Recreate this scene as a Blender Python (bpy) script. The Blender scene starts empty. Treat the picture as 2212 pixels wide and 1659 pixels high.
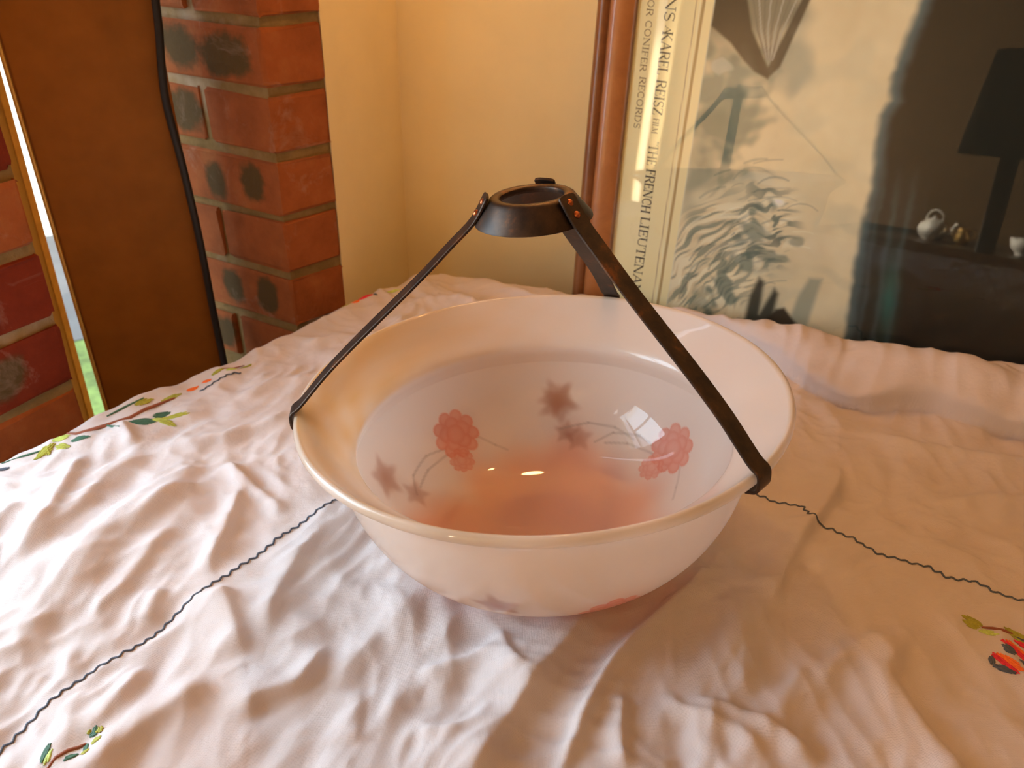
import bpy, bmesh, math, random
import numpy as np
from mathutils import Vector, Matrix, Quaternion

random.seed(7)
rng = np.random.RandomState(11)
SC = bpy.context.scene
COL = SC.collection

# ------------------------------------------------------------------ camera
CAM = Vector((-0.02147, -0.55218, 0.47182))
cam_d = bpy.data.cameras.new('camera')
cam = bpy.data.objects.new('camera', cam_d)
COL.objects.link(cam)
cam.matrix_world = Matrix(((0.99978068, -0.02094242, 0.0, CAM.x),
                           (0.01062908, 0.50742705, -0.86162916, CAM.y),
                           (0.0180446, 0.86144019, 0.50753836, CAM.z),
                           (0, 0, 0, 1)))
cam_d.sensor_width = 36.0
cam_d.lens = 1850 / 2212 * 36.0
cam_d.clip_start = 0.02
cam_d.clip_end = 100
cam_d.dof.use_dof = True
cam_d.dof.focus_distance = 0.62
cam_d.dof.aperture_fstop = 11.0
SC.camera = cam

# ------------------------------------------------------------------ light and exposure
SC.view_settings.view_transform = 'Standard'
SC.view_settings.look = 'None'
SC.view_settings.gamma = 1.0
SC.view_settings.use_curve_mapping = False
SC.view_settings.exposure = 0.77

world = bpy.data.worlds.new('sky')
SC.world = world
world.use_nodes = True
wn = world.node_tree.nodes
wn['Background'].inputs['Color'].default_value = (0.72, 0.84, 1.0, 1)
wn['Background'].inputs['Strength'].default_value = 3.3


def lamp(name, kind, loc, target, color, power, size=None, size_y=None, radius=None):
    l = bpy.data.lights.new(name, kind)
    l.color = color
    l.energy = power
    if kind == 'AREA':
        l.shape = 'RECTANGLE'
        l.size = size
        l.size_y = size_y
    if radius is not None:
        l.shadow_soft_size = radius
    o = bpy.data.objects.new(name, l)
    COL.objects.link(o)
    o.location = loc
    if target is not None:
        o.rotation_euler = (Vector(target) - Vector(loc)).to_track_quat('-Z', 'Y').to_euler()
    return o


WARM = (1.0, 0.42, 0.13)
# daylight that comes in through the window on the left
lamp('window_daylight', 'AREA', (-0.95, -0.045, 0.38), (0.0, 0.05, 0.08), (0.66, 0.86, 1.0), 7.4, 0.90, 0.54)
portal = lamp('window_portal', 'AREA', (-0.726, -0.095, 0.40), (0.157, -0.565, 0.40), (1, 1, 1), 1.0, 0.68, 0.78)
portal.data.cycles.is_portal = True
# daylight at the glazed garden door further along the same wall
lamp('door_daylight', 'AREA', (-2.54, -3.28, 0.02), (-1.657, -3.75, 0.02), (1.0, 0.82, 0.53), 150, 1.3, 1.4)
# added spot that brightens the silver on the sideboard behind the viewer
sb = lamp('added_glint_spot', 'SPOT', (-1.20, -1.30, 0.60), (-0.03, -1.88, -0.05), (1.0, 0.90, 0.70), 420, radius=0.03)
sb.data.spot_size = math.radians(24)
sb.data.spot_blend = 0.25
# ceiling lamp over the room, tungsten
lamp('ceiling_lamp', 'AREA', (0.55, -0.55, 1.55), (0.3, 0.1, 0.0), WARM, 1.5, 1.1, 1.1)
sun = lamp('sun', 'SUN', (0, 0, 5), (-1.6, 2.8, 0.6), (1.0, 0.93, 0.8), 2.5)
sun.data.angle = 0.009
# bulbs of the hanging lamp, small enough to glint in the glaze
lamp('hanging_bulb', 'POINT', (0.24, 0.46, 1.22), None, WARM, 1.8, radius=0.020)
lamp('wall_light_bulb', 'POINT', (-0.02, 0.46, 0.80), None, (1.0, 0.52, 0.18), 2.3, radius=0.026)

# ------------------------------------------------------------------ helpers


def tag(o, label=None, cat=None, group=None, kind=None):
    if label:
        o['label'] = label
    if cat:
        o['category'] = cat
    if group:
        o['group'] = group
    if kind:
        o['kind'] = kind
    return o


def empty(name, loc=(0, 0, 0)):
    o = bpy.data.objects.new(name, None)
    COL.objects.link(o)
    o.location = loc
    o.empty_display_size = 0.02
    return o


def link(name, me, mat=None, parent=None, smooth=False):
    o = bpy.data.objects.new(name, me)
    COL.objects.link(o)
    if mat is not None:
        for m in (mat if isinstance(mat, (list, tuple)) else [mat]):
            me.materials.append(m)
    if parent is not None:
        o.parent = parent
    if smooth:
        me.polygons.foreach_set('use_smooth', np.ones(len(me.polygons), bool))
    return o


def from_bm(name, bm, mat=None, parent=None, smooth=False):
    me = bpy.data.meshes.new(name)
    bmesh.ops.recalc_face_normals(bm, faces=bm.faces)
    bm.to_mesh(me)
    bm.free()
    return link(name, me, mat, parent, smooth)


def pydata(name, v, f, mat=None, parent=None, smooth=False):
    me = bpy.data.meshes.new(name)
    me.from_pydata([tuple(map(float, p)) for p in v], [], [tuple(int(i) for i in q) for q in f])
    me.update()
    return link(name, me, mat, parent, smooth)


def grid_mesh(name, P, mat=None, parent=None, smooth=True, closed_u=False):
    """P: array (nu, nv, 3)"""
    nu, nv = P.shape[:2]
    idx = np.arange(nu * nv).reshape(nu, nv)
    if closed_u:
        a = idx
        b = np.roll(idx, -1, axis=0)
    else:
        a = idx[:-1]
        b = idx[1:]
    q = np.stack([a[:, :-1], b[:, :-1], b[:, 1:], a[:, 1:]], -1).reshape(-1, 4)
    me = bpy.data.meshes.new(name)
    me.vertices.add(nu * nv)
    me.vertices.foreach_set('co', P.reshape(-1).astype(np.float32))
    n = len(q)
    me.loops.add(n * 4)
    me.loops.foreach_set('vertex_index', q.reshape(-1).astype(np.int32))
    me.polygons.add(n)
    me.polygons.foreach_set('loop_start', (np.arange(n) * 4).astype(np.int32))
    me.update(calc_edges=True)
    me.validate()
    return link(name, me, mat, parent, smooth)


def vcol(o, C):
    a = o.data.color_attributes.new('print', 'FLOAT_COLOR', 'POINT')
    C4 = np.concatenate([C, np.ones((len(C), 1))], 1)
    a.data.foreach_set('color', C4.reshape(-1).astype(np.float32))


def box_bm(bm, cx, cy, cz, sx, sy, sz, M=None):
    r = bmesh.ops.create_cube(bm, size=1.0)
    for v in r['verts']:
        v.co = Vector((v.co.x * sx + cx, v.co.y * sy + cy, v.co.z * sz + cz))
        if M is not None:
            v.co = M @ v.co
    return r['verts']


def lin(r, g, b):
    f = lambda c: (c / 255 / 12.92) if c / 255 <= 0.04045 else ((c / 255 + 0.055) / 1.055) ** 2.4
    return (f(r), f(g), f(b))


# ---- materials


class NT:
    def __init__(self, name):
        self.m = bpy.data.materials.new(name)
        self.m.use_nodes = True
        self.t = self.m.node_tree
        self.bsdf = self.t.nodes['Principled BSDF']
        self.out = self.t.nodes['Material Output']

    def n(self, typ, **kw):
        o = self.t.nodes.new(typ)
        for k, v in kw.items():
            if hasattr(o, k) and not k[0].isupper():
                setattr(o, k, v)
            else:
                o.inputs[k.replace('_', ' ')].default_value = v
        return o

    def l(self, a, b):
        self.t.links.new(a, b)

    def coord(self, which='Object', scale=(1, 1, 1)):
        tc = self.n('ShaderNodeTexCoord')
        mp = self.n('ShaderNodeMapping')
        mp.inputs['Scale'].default_value = scale
        self.l(tc.outputs[which], mp.inputs['Vector'])
        return mp.outputs['Vector']

    def noise(self, vec, scale, detail=4, rough=0.55, dist=0.0):
        t = self.n('ShaderNodeTexNoise')
        t.inputs['Scale'].default_value = scale
        t.inputs['Detail'].default_value = detail
        t.inputs['Roughness'].default_value = rough
        t.inputs['Distortion'].default_value = dist
        self.l(vec, t.inputs['Vector'])
        return t.outputs['Fac']

    def ramp(self, fac, stops):
        r = self.n('ShaderNodeValToRGB')
        e = r.color_ramp.elements
        while len(e) < len(stops):
            e.new(0.5)
        for i, (p, c) in enumerate(stops):
            e[i].position = p
            e[i].color = (c[0], c[1], c[2], 1) if not isinstance(c, (int, float)) else (c, c, c, 1)
        self.l(fac, r.inputs['Fac'])
        return r.outputs['Color']

    def mix(self, fac, a, b):
        m = self.n('ShaderNodeMix', data_type='RGBA')
        if isinstance(fac, (int, float)):
            m.inputs[0].default_value = fac
        else:
            self.l(fac, m.inputs[0])
        for i, x in ((6, a), (7, b)):
            if isinstance(x, tuple):
                m.inputs[i].default_value = (*x[:3], 1)
            else:
                self.l(x, m.inputs[i])
        return m.outputs[2]

    def math(self, op, a, b=None, c=None, clamp=False):
        m = self.n('ShaderNodeMath', operation=op)
        m.use_clamp = clamp
        for i, x in enumerate((a, b, c)):
            if x is None:
                continue
            if isinstance(x, (int, float)):
                m.inputs[i].default_value = x
            else:
                self.l(x, m.inputs[i])
        return m.outputs[0]

    def bump(self, h, strength=0.3, dist=0.001):
        b = self.n('ShaderNodeBump')
        b.inputs['Strength'].default_value = strength
        b.inputs['Distance'].default_value = dist
        self.l(h, b.inputs['Height'])
        self.l(b.outputs['Normal'], self.bsdf.inputs['Normal'])

    def color(self, c):
        if isinstance(c, tuple):
            self.bsdf.inputs['Base Color'].default_value = (*c[:3], 1)
        else:
            self.l(c, self.bsdf.inputs['Base Color'])

    def p(self, **kw):
        for k, v in kw.items():
            self.bsdf.inputs[k.replace('_', ' ')].default_value = v
        return self


def simple(name, c, rough=0.6, metal=0.0, spec=0.5, var=0.0, scale=40.0, bump=0.0, bscale=200.0, coat=0.0):
    t = NT(name)
    if var > 0:
        v = t.coord()
        f = t.noise(v, scale)
        t.color(t.ramp(f, [(0.3, tuple(x * (1 - var) for x in c)), (0.7, tuple(min(1, x * (1 + var)) for x in c))]))
    else:
        t.color(c)
    if bump > 0:
        t.bump(t.noise(t.coord(), bscale), bump, 0.0006)
    t.p(Roughness=rough, Metallic=metal)
    t.bsdf.inputs['Specular IOR Level'].default_value = spec
    t.bsdf.inputs['Coat Weight'].default_value = coat
    return t.m


def cloth_material():
    t = NT('tablecloth_cotton')
    v = t.coord()
    w1 = t.n('ShaderNodeTexWave', wave_type='BANDS', bands_direction='X')
    w1.inputs['Scale'].default_value = 420
    w2 = t.n('ShaderNodeTexWave', wave_type='BANDS', bands_direction='Y')
    w2.inputs['Scale'].default_value = 420
    t.l(v, w1.inputs['Vector'])
    t.l(v, w2.inputs['Vector'])
    weave = t.math('ADD', w1.outputs['Fac'], w2.outputs['Fac'])
    fine = t.noise(v, 260, 5, 0.65)
    h = t.math('ADD', t.math('MULTIPLY', weave, 0.22), t.math('MULTIPLY', fine, 1.0))
    t.bump(t.math('ADD', h, t.math('MULTIPLY', t.noise(v, 95, 4, 0.6), 2.2)), 0.5, 0.0009)
    t.color(t.ramp(t.noise(v, 18, 3), [(0.25, (0.69, 0.62, 0.615)), (0.75, (0.74, 0.675, 0.67))]))
    t.p(Roughness=0.9)
    t.bsdf.inputs['Specular IOR Level'].default_value = 0.15
    t.bsdf.inputs['Sheen Weight'].default_value = 0.12
    t.bsdf.inputs['Sheen Roughness'].default_value = 0.5
    # thin cotton lets some light through
    tr = t.n('ShaderNodeBsdfTranslucent')
    tr.inputs['Color'].default_value = (0.85, 0.78, 0.74, 1)
    ms = t.n('ShaderNodeMixShader')
    ms.inputs[0].default_value = 0.12
    t.l(t.bsdf.outputs[0], ms.inputs[1])
    t.l(tr.outputs[0], ms.inputs[2])
    t.l(ms.outputs[0], t.out.inputs['Surface'])
    return t.m


def glass_bowl_material():
    t = NT('milk_glass')
    a = t.n('ShaderNodeVertexColor', layer_name='print')
    t.color(a.outputs['Color'])
    t.p(Roughness=0.35)
    t.bsdf.inputs['Specular IOR Level'].default_value = 0.3
    t.bsdf.inputs['Coat Weight'].default_value = 1.0
    t.bsdf.inputs['Coat Roughness'].default_value = 0.025
    t.bsdf.inputs['Coat IOR'].default_value = 1.52
    tr = t.n('ShaderNodeBsdfTranslucent')
    t.l(a.outputs['Color'], tr.inputs['Color'])
    ms = t.n('ShaderNodeMixShader')
    ms.inputs[0].default_value = 0.48
    t.l(t.bsdf.outputs[0], ms.inputs[1])
    t.l(tr.outputs[0], ms.inputs[2])
    t.l(ms.outputs[0], t.out.inputs['Surface'])
    return t.m


def bronze_material():
    t = NT('dark_bronze')
    v = t.coord()
    f = t.noise(v, 55, 6, 0.7)
    g = t.noise(v, 420, 3, 0.6)
    c = t.ramp(f, [(0.35, (0.030, 0.022, 0.018)), (0.55, (0.065, 0.038, 0.024)), (0.68, (0.19, 0.070, 0.024))])
    t.color(t.mix(t.math('MULTIPLY', g, 0.3), c, (0.03, 0.022, 0.018)))
    t.p(Roughness=0.42, Metallic=0.75)
    t.bump(g, 0.12, 0.0003)
    return t.m


def brick_material(name, seed, spots, base=(0.37, 0.108, 0.032)):
    t = NT(name)
    tc = t.n('ShaderNodeTexCoord')
    ob = t.n('ShaderNodeObjectInfo')
    off = t.n('ShaderNodeVectorMath', operation='ADD')
    sc = t.n('ShaderNodeVectorMath', operation='SCALE')
    t.l(ob.outputs['Random'], sc.inputs['Scale'])
    sc.inputs[0].default_value = (13.1 + seed, 7.7, 3.3)
    t.l(tc.outputs['Object'], off.inputs[0])
    t.l(sc.outputs[0], off.inputs[1])
    v = off.outputs[0]
    n1 = t.noise(v, 24, 5, 0.6)
    n2 = t.noise(v, 160, 4, 0.65)
    c = t.ramp(n1, [(0.3, tuple(x * 0.72 for x in base)), (0.55, base), (0.8, (base[0] * 1.15, base[1] * 1.5, base[2] * 1.7))])
    c = t.mix(t.math('MULTIPLY', n2, 0.35), c, tuple(x * 0.55 for x in base))
    # flashed grey-green patches burnt into the face
    for (sx, sz, rx, rz) in spots:
        sep = t.n('ShaderNodeSeparateXYZ')
        t.l(tc.outputs['Object'], sep.inputs[0])
        dx = t.math('DIVIDE', t.math('SUBTRACT', sep.outputs['X'], sx), rx)
        dz = t.math('DIVIDE', t.math('SUBTRACT', sep.outputs['Z'], sz), rz)
        d = t.math('SQRT', t.math('ADD', t.math('POWER', t.math('ABSOLUTE', dx), 2.6), t.math('POWER', t.math('ABSOLUTE', dz), 2.6)))
        d = t.math('ADD', d, t.math('MULTIPLY', t.math('SUBTRACT', n1, 0.5), 1.7))
        k = t.math('SUBTRACT', 1.0, t.math('SMOOTH_MIN', t.math('MULTIPLY', t.math('SUBTRACT', d, 0.6), 2.4, clamp=True), 1.0, 0.05), clamp=True)
        c = t.mix(t.math('MULTIPLY', k, 0.92), c, (0.085, 0.062, 0.024))
    # smears of lime mortar
    sm = t.ramp(t.noise(v, 14, 6, 0.7, 0.6), [(0.57, 0.0), (0.72, 1.0)])
    c = t.mix(t.math('MULTIPLY', sm, 0.34), c, (0.52, 0.36, 0.28))
    t.color(c)
    t.p(Roughness=0.88)
    t.bsdf.inputs['Specular IOR Level'].default_value = 0.2
    t.bump(t.math('ADD', n1, n2), 0.5, 0.002)
    return t.m


def mortar_material():
    t = NT('lime_mortar')
    v = t.coord()
    n1 = t.noise(v, 30, 6, 0.7)
    n2 = t.noise(v, 7, 4, 0.6)
    c = t.ramp(n1, [(0.3, (0.20, 0.125, 0.035)), (0.7, (0.34, 0.22, 0.085))])
    c = t.mix(t.ramp(n2, [(0.55, 0.0), (0.7, 0.7)]), c, (0.58, 0.46, 0.34))
    t.color(c)
    t.p(Roughness=0.95)
    t.bump(t.noise(v, 180, 5, 0.7), 0.7, 0.003)
    return t.m


def wood_material(name, c1, c2, rough=0.45, axis='Z', scale=14.0, stretch=0.06, coat=0.0):
    t = NT(name)
    s = {'X': (stretch, 1, 1), 'Y': (1, stretch, 1), 'Z': (1, 1, stretch)}[axis]
    v = t.coord('Object', s)
    f = t.noise(v, scale, 6, 0.6, 1.2)
    g = t.noise(v, scale * 9, 3, 0.6)
    c = t.ramp(f, [(0.3, c1), (0.7, c2)])
    t.color(t.mix(t.math('MULTIPLY', g, 0.3), c, tuple(x * 0.7 for x in c1)))
    t.p(Roughness=rough)
    t.bsdf.inputs['Coat Weight'].default_value = coat
    t.bump(g, 0.08, 0.0004)
    return t.m


M = {}
M['cloth'] = cloth_material()
M['glass'] = glass_bowl_material()
M['bronze'] = bronze_material()
M['copper'] = simple('copper_rivet', (0.42, 0.13, 0.05), 0.28, 1.0, var=0.25, scale=300)
M['mortar'] = mortar_material()
M['brick0'] = brick_material('red_brick', 0, [])
M['brick1'] = brick_material('red_brick_two_flashes', 3, [(-0.046, 0.0, 0.046, 0.027), (0.022, 0.0, 0.044, 0.028)])
M['brick2'] = brick_material('red_brick_narrow_flashes', 5, [(-0.062, 0.0, 0.021, 0.028), (-0.002, 0.0, 0.021, 0.028)])
M['brick3'] = brick_material('red_brick_one_flash', 9, [(-0.018, 0.0, 0.036, 0.029)])
M['brickdark'] = brick_material('deep_red_brick', 12, [], (0.21, 0.030, 0.011))
M['brickdark1'] = brick_material('deep_red_brick_flashed', 15, [(0.075, 0.0, 0.022, 0.022), (0.02, 0.0, 0.03, 0.024)], (0.21, 0.030, 0.011))
M['plaster'] = simple('cream_plaster', (0.91, 0.79, 0.50), 0.75, var=0.04, scale=9, bump=0.15, bscale=120, spec=0.25)
M['ochre'] = simple('ochre_wall', (0.20, 0.12, 0.055), 0.85, var=0.05, scale=6)
M['ceiling'] = simple('ceiling_cream', (0.62, 0.45, 0.26), 0.9, var=0.03)
M['floor'] = wood_material('floor_boards', (0.16, 0.07, 0.03), (0.24, 0.11, 0.05), 0.5, 'X', 10)
M['board'] = simple('brown_stained_board', (0.37, 0.135, 0.014), 0.62, var=0.10, scale=26, bump=0.12, bscale=300, spec=0.3)
M['gold'] = wood_material('golden_varnished_pine', (0.62, 0.36, 0.07), (0.78, 0.50, 0.13), 0.3, 'Z', 20, coat=0.5)
M['sunlit_gold'] = simple('sunlit_edge_gold', (0.95, 0.60, 0.16), 0.35, 0.35, var=0.12, scale=90, bump=0.1, bscale=160)  # gold tone stands in for sunlight on the edges of the slit
M['flex'] = simple('black_flex', (0.018, 0.016, 0.014), 0.42)
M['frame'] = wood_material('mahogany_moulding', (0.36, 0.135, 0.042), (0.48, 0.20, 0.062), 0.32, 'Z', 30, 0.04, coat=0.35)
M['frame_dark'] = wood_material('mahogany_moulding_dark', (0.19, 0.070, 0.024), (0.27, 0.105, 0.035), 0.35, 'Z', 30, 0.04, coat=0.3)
M['tablewood'] = wood_material('table_oak', (0.22, 0.11, 0.045), (0.30, 0.16, 0.07), 0.5, 'X')
M['lawn'] = simple('lawn_grass', (0.105, 0.15, 0.035), 0.9, var=0.5, scale=25)
M['paving'] = simple('grey_paving', (0.10, 0.095, 0.10), 0.85, var=0.12, scale=12)
M['render_white'] = simple('white_garden_wall', (0.85, 0.82, 0.72), 0.9, var=0.05, scale=6)
M['winframe'] = simple('white_window_paint', (0.75, 0.72, 0.66), 0.4)


def schlick(t):
    """two-sided Schlick reflectance of thin glass"""
    g = t.n('ShaderNodeNewGeometry')
    d = t.n('ShaderNodeVectorMath', operation='DOT_PRODUCT')
    t.l(g.outputs['Incoming'], d.inputs[0])
    t.l(g.outputs['Normal'], d.inputs[1])
    c = t.math('ABSOLUTE', d.outputs['Value'])
    return t.math('ADD', 0.045, t.math('MULTIPLY', 0.955, t.math('POWER', t.math('SUBTRACT', 1.0, c, clamp=True), 5.0)))


def pane_material():
    t = NT('window_glass')
    g = t.n('ShaderNodeBsdfGlossy')
    g.inputs['Roughness'].default_value = 0.01
    tr = t.n('ShaderNodeBsdfTransparent')
    tr.inputs['Color'].default_value = (0.96, 0.98, 0.96, 1)
    ms = t.n('ShaderNodeMixShader')
    t.l(schlick(t), ms.inputs[0])
    t.l(tr.outputs[0], ms.inputs[1])
    t.l(g.outputs[0], ms.inputs[2])
    t.l(ms.outputs[0], t.out.inputs['Surface'])
    return t.m


M['pane'] = pane_material()


def thread(name, c):
    return simple(name, c, 0.6, var=0.2, scale=500, spec=0.3)


M['navy'] = thread('navy_thread', (0.085, 0.105, 0.145))
M['olive'] = thread('olive_thread', (0.36, 0.36, 0.05))
M['green'] = thread('bottle_green_thread', (0.055, 0.14, 0.09))
M['brown'] = thread('russet_thread', (0.26, 0.08, 0.04))
M['red'] = thread('crimson_thread', (0.72, 0.03, 0.06))
M['orange'] = thread('orange_thread', (0.90, 0.17, 0.03))
M['lime'] = thread('lime_thread', (0.50, 0.62, 0.15))

# ------------------------------------------------------------------ the room (setting)
FLOOR, CEIL = -0.75, 1.72


def V2(x, y):
    return np.array([x, y], float)


def wall_prism(name, pts, z0, z1, mat):
    """closed footprint polygon extruded between two heights"""
    n = len(pts)
    v = [(x, y, z0) for x, y in pts] + [(x, y, z1) for x, y in pts]
    f = [tuple(range(n))[::-1], tuple(range(n, 2 * n))] + [(i, (i + 1) % n, n + (i + 1) % n, n + i) for i in range(n)]
    bm = bmesh.new()
    vs = [bm.verts.new(p) for p in v]
    for q in f:
        bm.faces.new([vs[i] for i in q])
    o = from_bm(name, bm, mat)
    tag(o, kind='structure')
    return o


ARRIS = V2(-0.305, 0.448)
PL = V2(-0.875, 0.485) / np.linalg.norm([0.875, 0.485])       # pier left face, running back to the left
PR = V2(-0.25, 0.505) - ARRIS
PRL = np.linalg.norm(PR)
PR = PR / PRL
REV_END = V2(-0.1904, 0.7135)
WD = V2(0.9315, -0.3626)
WD = WD / np.linalg.norm(WD)
WN = V2(-WD[1], WD[0])                                          # into the wall

# brick pier: mortar core set back a little behind the brick faces
IN = 0.0035
core_a = ARRIS + PL * IN + PR * IN
PIER = wall_prism('wall_corner', [tuple(core_a), tuple(ARRIS + PR * (PRL + 0.004) + PL * 0.004), tuple(ARRIS + PR * (PRL + .0) + PL * 0.32),
                                  tuple(ARRIS + PL * 0.32 + PR * IN)], FLOOR, CEIL, M['mortar'])
# cream plaster: the short return beside the bricks, then the long wall
back_end = REV_END + WD * 2.62
WALLB = wall_prism('wall_back', [(-0.2505, 0.5045), tuple(REV_END), tuple(back_end), tuple(back_end + WN * 0.12),
                                 tuple(REV_END + WN * 0.13 - WD * 0.12), (-0.42, 0.80)], FLOOR, CEIL, M['plaster'])

# left wall, brick, from the window jamb towards the viewer
LA = V2(-0.4835, 0.222)
LD = V2(-0.47, -0.883)
LD = LD / np.linalg.norm(LD)
LN = V2(-LD[1], LD[0])
LN = LN if LN[0] < 0 else -LN                                   # outwards, to the left
LW0, LW1 = 0.10, 0.72                                            # opening of the side window along the wall
a = LA
WALLL = wall_prism('wall_left', [tuple(a + LN * IN), tuple(a + LD * LW0 + LN * IN), tuple(a + LD * LW0 + LN * 0.2), tuple(a + LN * 0.2)],
                   FLOOR, CEIL, M['mortar'])
LEND = a + LD * 4.95
DR0, DR1 = 3.38, 4.78                                            # glazed garden door
for (q0, q1) in ((LW1, DR0), (DR1, 4.95)):
    wall_prism('wall_left.001', [tuple(a + LD * q0), tuple(a + LD * q1), tuple(a + LD * q1 + LN * 0.2), tuple(a + LD * q0 + LN * 0.2)], FLOOR, CEIL, M['plaster'])
wall_prism('wall_left.003', [tuple(a + LD * DR0), tuple(a + LD * DR1), tuple(a + LD * DR1 + LN * 0.2), tuple(a + LD * DR0 + LN * 0.2)], 1.28, CEIL, M['plaster'])
for (z0, z1) in ((FLOOR, 0.02), (0.78, CEIL)):
    wall_prism('wall_left.002', [tuple(a + LD * LW0), tuple(a + LD * LW1), tuple(a + LD * LW1 + LN * 0.2), tuple(a + LD * LW0 + LN * 0.2)], z0, z1, M['plaster'])
fr_r = V2(2.3, LEND[1])
wall_prism('wall_front', [tuple(LEND), tuple(fr_r), tuple(fr_r + V2(0, -.1)), tuple(LEND + V2(0, -.1))], FLOOR, CEIL, M['ochre'])
wall_prism('wall_right', [(2.2, LEND[1]), (2.2, back_end[1] + .12), (2.3, back_end[1] + .12), (2.3, LEND[1])], FLOOR, CEIL, M['ochre'])
foot = [(LEND[0] - .25, LEND[1]), (2.3, LEND[1]), (2.3, -0.15), (-0.1, 0.90), (-0.68, 0.80), (-0.80, 0.25)]
wall_prism('floor', foot, FLOOR - 0.1, FLOOR, M['floor'])
wall_prism('ceiling', foot, CEIL, CEIL + 0.1, M['ceiling'])

# window 2 (side window that lights the table): painted frame with one glazing bar
w2a, w2b = a + LD * LW0 + LN * 0.10, a + LD * LW1 + LN * 0.10


def bar2(p, q, z0, z1, th=0.03, bm=None):
    d = (q - p) / np.linalg.norm(q - p)
    n = V2(-d[1], d[0]) * th / 2
    pts = [p - n, q - n, q + n, p + n]
    vs = [bm.verts.new((x, y, z)) for z in (z0, z1) for x, y in pts]
    for f in ((3, 2, 1, 0), (4, 5, 6, 7), (0, 1, 5, 4), (1, 2, 6, 5), (2, 3, 7, 6), (3, 0, 4, 7)):
        bm.faces.new([vs[i] for i in f])


WIN2 = empty('window_2', (w2a[0], w2a[1], 0.02))
tag(WIN2, kind='structure')
bm = bmesh.new()
bar2(w2a, w2b, 0.02, 0.05, bm=bm)
bar2(w2a, w2b, 0.75, 0.78, bm=bm)
bar2(w2a, w2a + LD * 0.03, 0.05, 0.75, bm=bm)
bar2(w2b - LD * 0.03, w2b, 0.05, 0.75, bm=bm)
fo = from_bm('window_frame', bm, M['winframe'])
bm = bmesh.new()
bar2(w2a + LD * 0.03, w2b - LD * 0.03, 0.585, 0.605, 0.02, bm=bm)
bar2(w2a + LD * 0.28, w2a + LD * 0.298, 0.05, 0.585, 0.018, bm=bm)
gb = from_bm('glazing_bar', bm, M['winframe'])
for ob in (fo, gb):
    ob.parent = WIN2
    ob.matrix_parent_inverse = Matrix.Translation(-WIN2.location)

DOOR = empty('door_1', tuple(a + LD * DR0 + LN * 0.1) + (FLOOR,))
tag(DOOR, kind='structure')
d0_, d1_ = a + LD * DR0 + LN * 0.1, a + LD * DR1 + LN * 0.1
bm = bmesh.new()
bar2(d0_, d1_, FLOOR, FLOOR + 0.16, 0.04, bm)
bar2(d0_, d1_, 1.16, 1.28, 0.04, bm)
bar2(d0_, d0_ + LD * 0.09, FLOOR + 0.16, 1.16, 0.04, bm)
bar2(d1_ - LD * 0.09, d1_, FLOOR + 0.16, 1.16, 0.04, bm)
do_ = from_bm('door_frame', bm, M['winframe'])
do_.parent = DOOR
do_.matrix_parent_inverse = Matrix.Translation(-DOOR.location)

# window 1: tall narrow light between the two brick piers, mostly hidden by the brown board
J0, J1 = V2(-0.655, 0.345), V2(-0.5675, 0.600)
JD = (J1 - J0) / np.linalg.norm(J1 - J0)
JL = np.linalg.norm(J1 - J0)
WIN1 = empty('window_1', (J0[0], J0[1], FLOOR))
tag(WIN1, kind='structure')


def win1_part(name, s0, s1, z0, z1, th, mat, shift=0.0):
    bm = bmesh.new()
    n = V2(-JD[1], JD[0])
    bar2(J0 + JD * s0 + n * shift, J0 + JD * s1 + n * shift, z0, z1, th, bm)
    o = from_bm(name, bm, mat)
    o.parent = WIN1
    o.matrix_parent_inverse = Matrix.Translation(-WIN1.location)
    return o


sJ = 0.100
win1_part('window_stile', 0.0, sJ, FLOOR, CEIL, 0.05, M['gold'])
win1_part('window_stile', JL - 0.03, JL, FLOOR, CEIL, 0.05, M['gold'])
win1_part('window_rail', sJ, JL - 0.03, FLOOR, FLOOR + 0.06, 0.045, M['gold'])
win1_part('window_rail', sJ, JL - 0.03, CEIL - 0.05, CEIL, 0.045, M['gold'])
win1_part('window_bead', sJ - 0.004, sJ + 0.005, FLOOR + 0.06, CEIL - 0.05, 0.054, M['sunlit_gold'])  # coloured gold like a sunlit jamb edge
win1_part('window_pane', sJ, JL - 0.03, FLOOR + 0.06, CEIL - 0.05, 0.004, M['pane'])

# garden seen through the slit: lawn, grey path, sunlit white wall
GD = V2(-0.50, 0.866)
GN = V2(0.866, 0.5)
gz = -0.9


def quad_slab(name, d0, d1, w, z0, z1, mat):
    c = V2(CAM.x, CAM.y)
    pts = [c + GD * d0 - GN * w, c + GD * d0 + GN * w, c + GD * d1 + GN * w, c + GD * d1 - GN * w]
    return wall_prism(name, [tuple(p) for p in pts][::-1], z0, z1, mat)


o = quad_slab('lawn', 1.62, 2.95, 2.4, gz - 0.1, gz, M['lawn'])
o = quad_slab('garden_path', 2.95, 4.05, 2.6, gz - 0.1, gz + 0.004, M['paving'])
o = quad_slab('garden_wall', 4.05, 4.3, 3.2, gz, 1.0, M['render_white'])

# ---- bricks, one object each


def brick_mesh(L, Hh, D, seed, shear=0.0):
    r = random.Random(seed)
    bm = bmesh.new()
    box_bm(bm, 0, 0, 0, L, D, Hh)
    bmesh.ops.bevel(bm, geom=list(bm.edges), offset=0.0035, segments=2, affect='EDGES', profile=0.6)
    for v in bm.verts:
        v.co += Vector((r.uniform(-1, 1), r.uniform(-1, 1) * 0.6, r.uniform(-1, 1))) * 0.0019
    for v in bm.verts:
        v.co.x += shear * (v.co.y - D / 2)
    me = bpy.data.meshes.new('brick')
    bmesh.ops.recalc_face_normals(bm, faces=bm.faces)
    bm.to_mesh(me)
    bm.free()
    return me


BM_CACHE = {}


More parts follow.
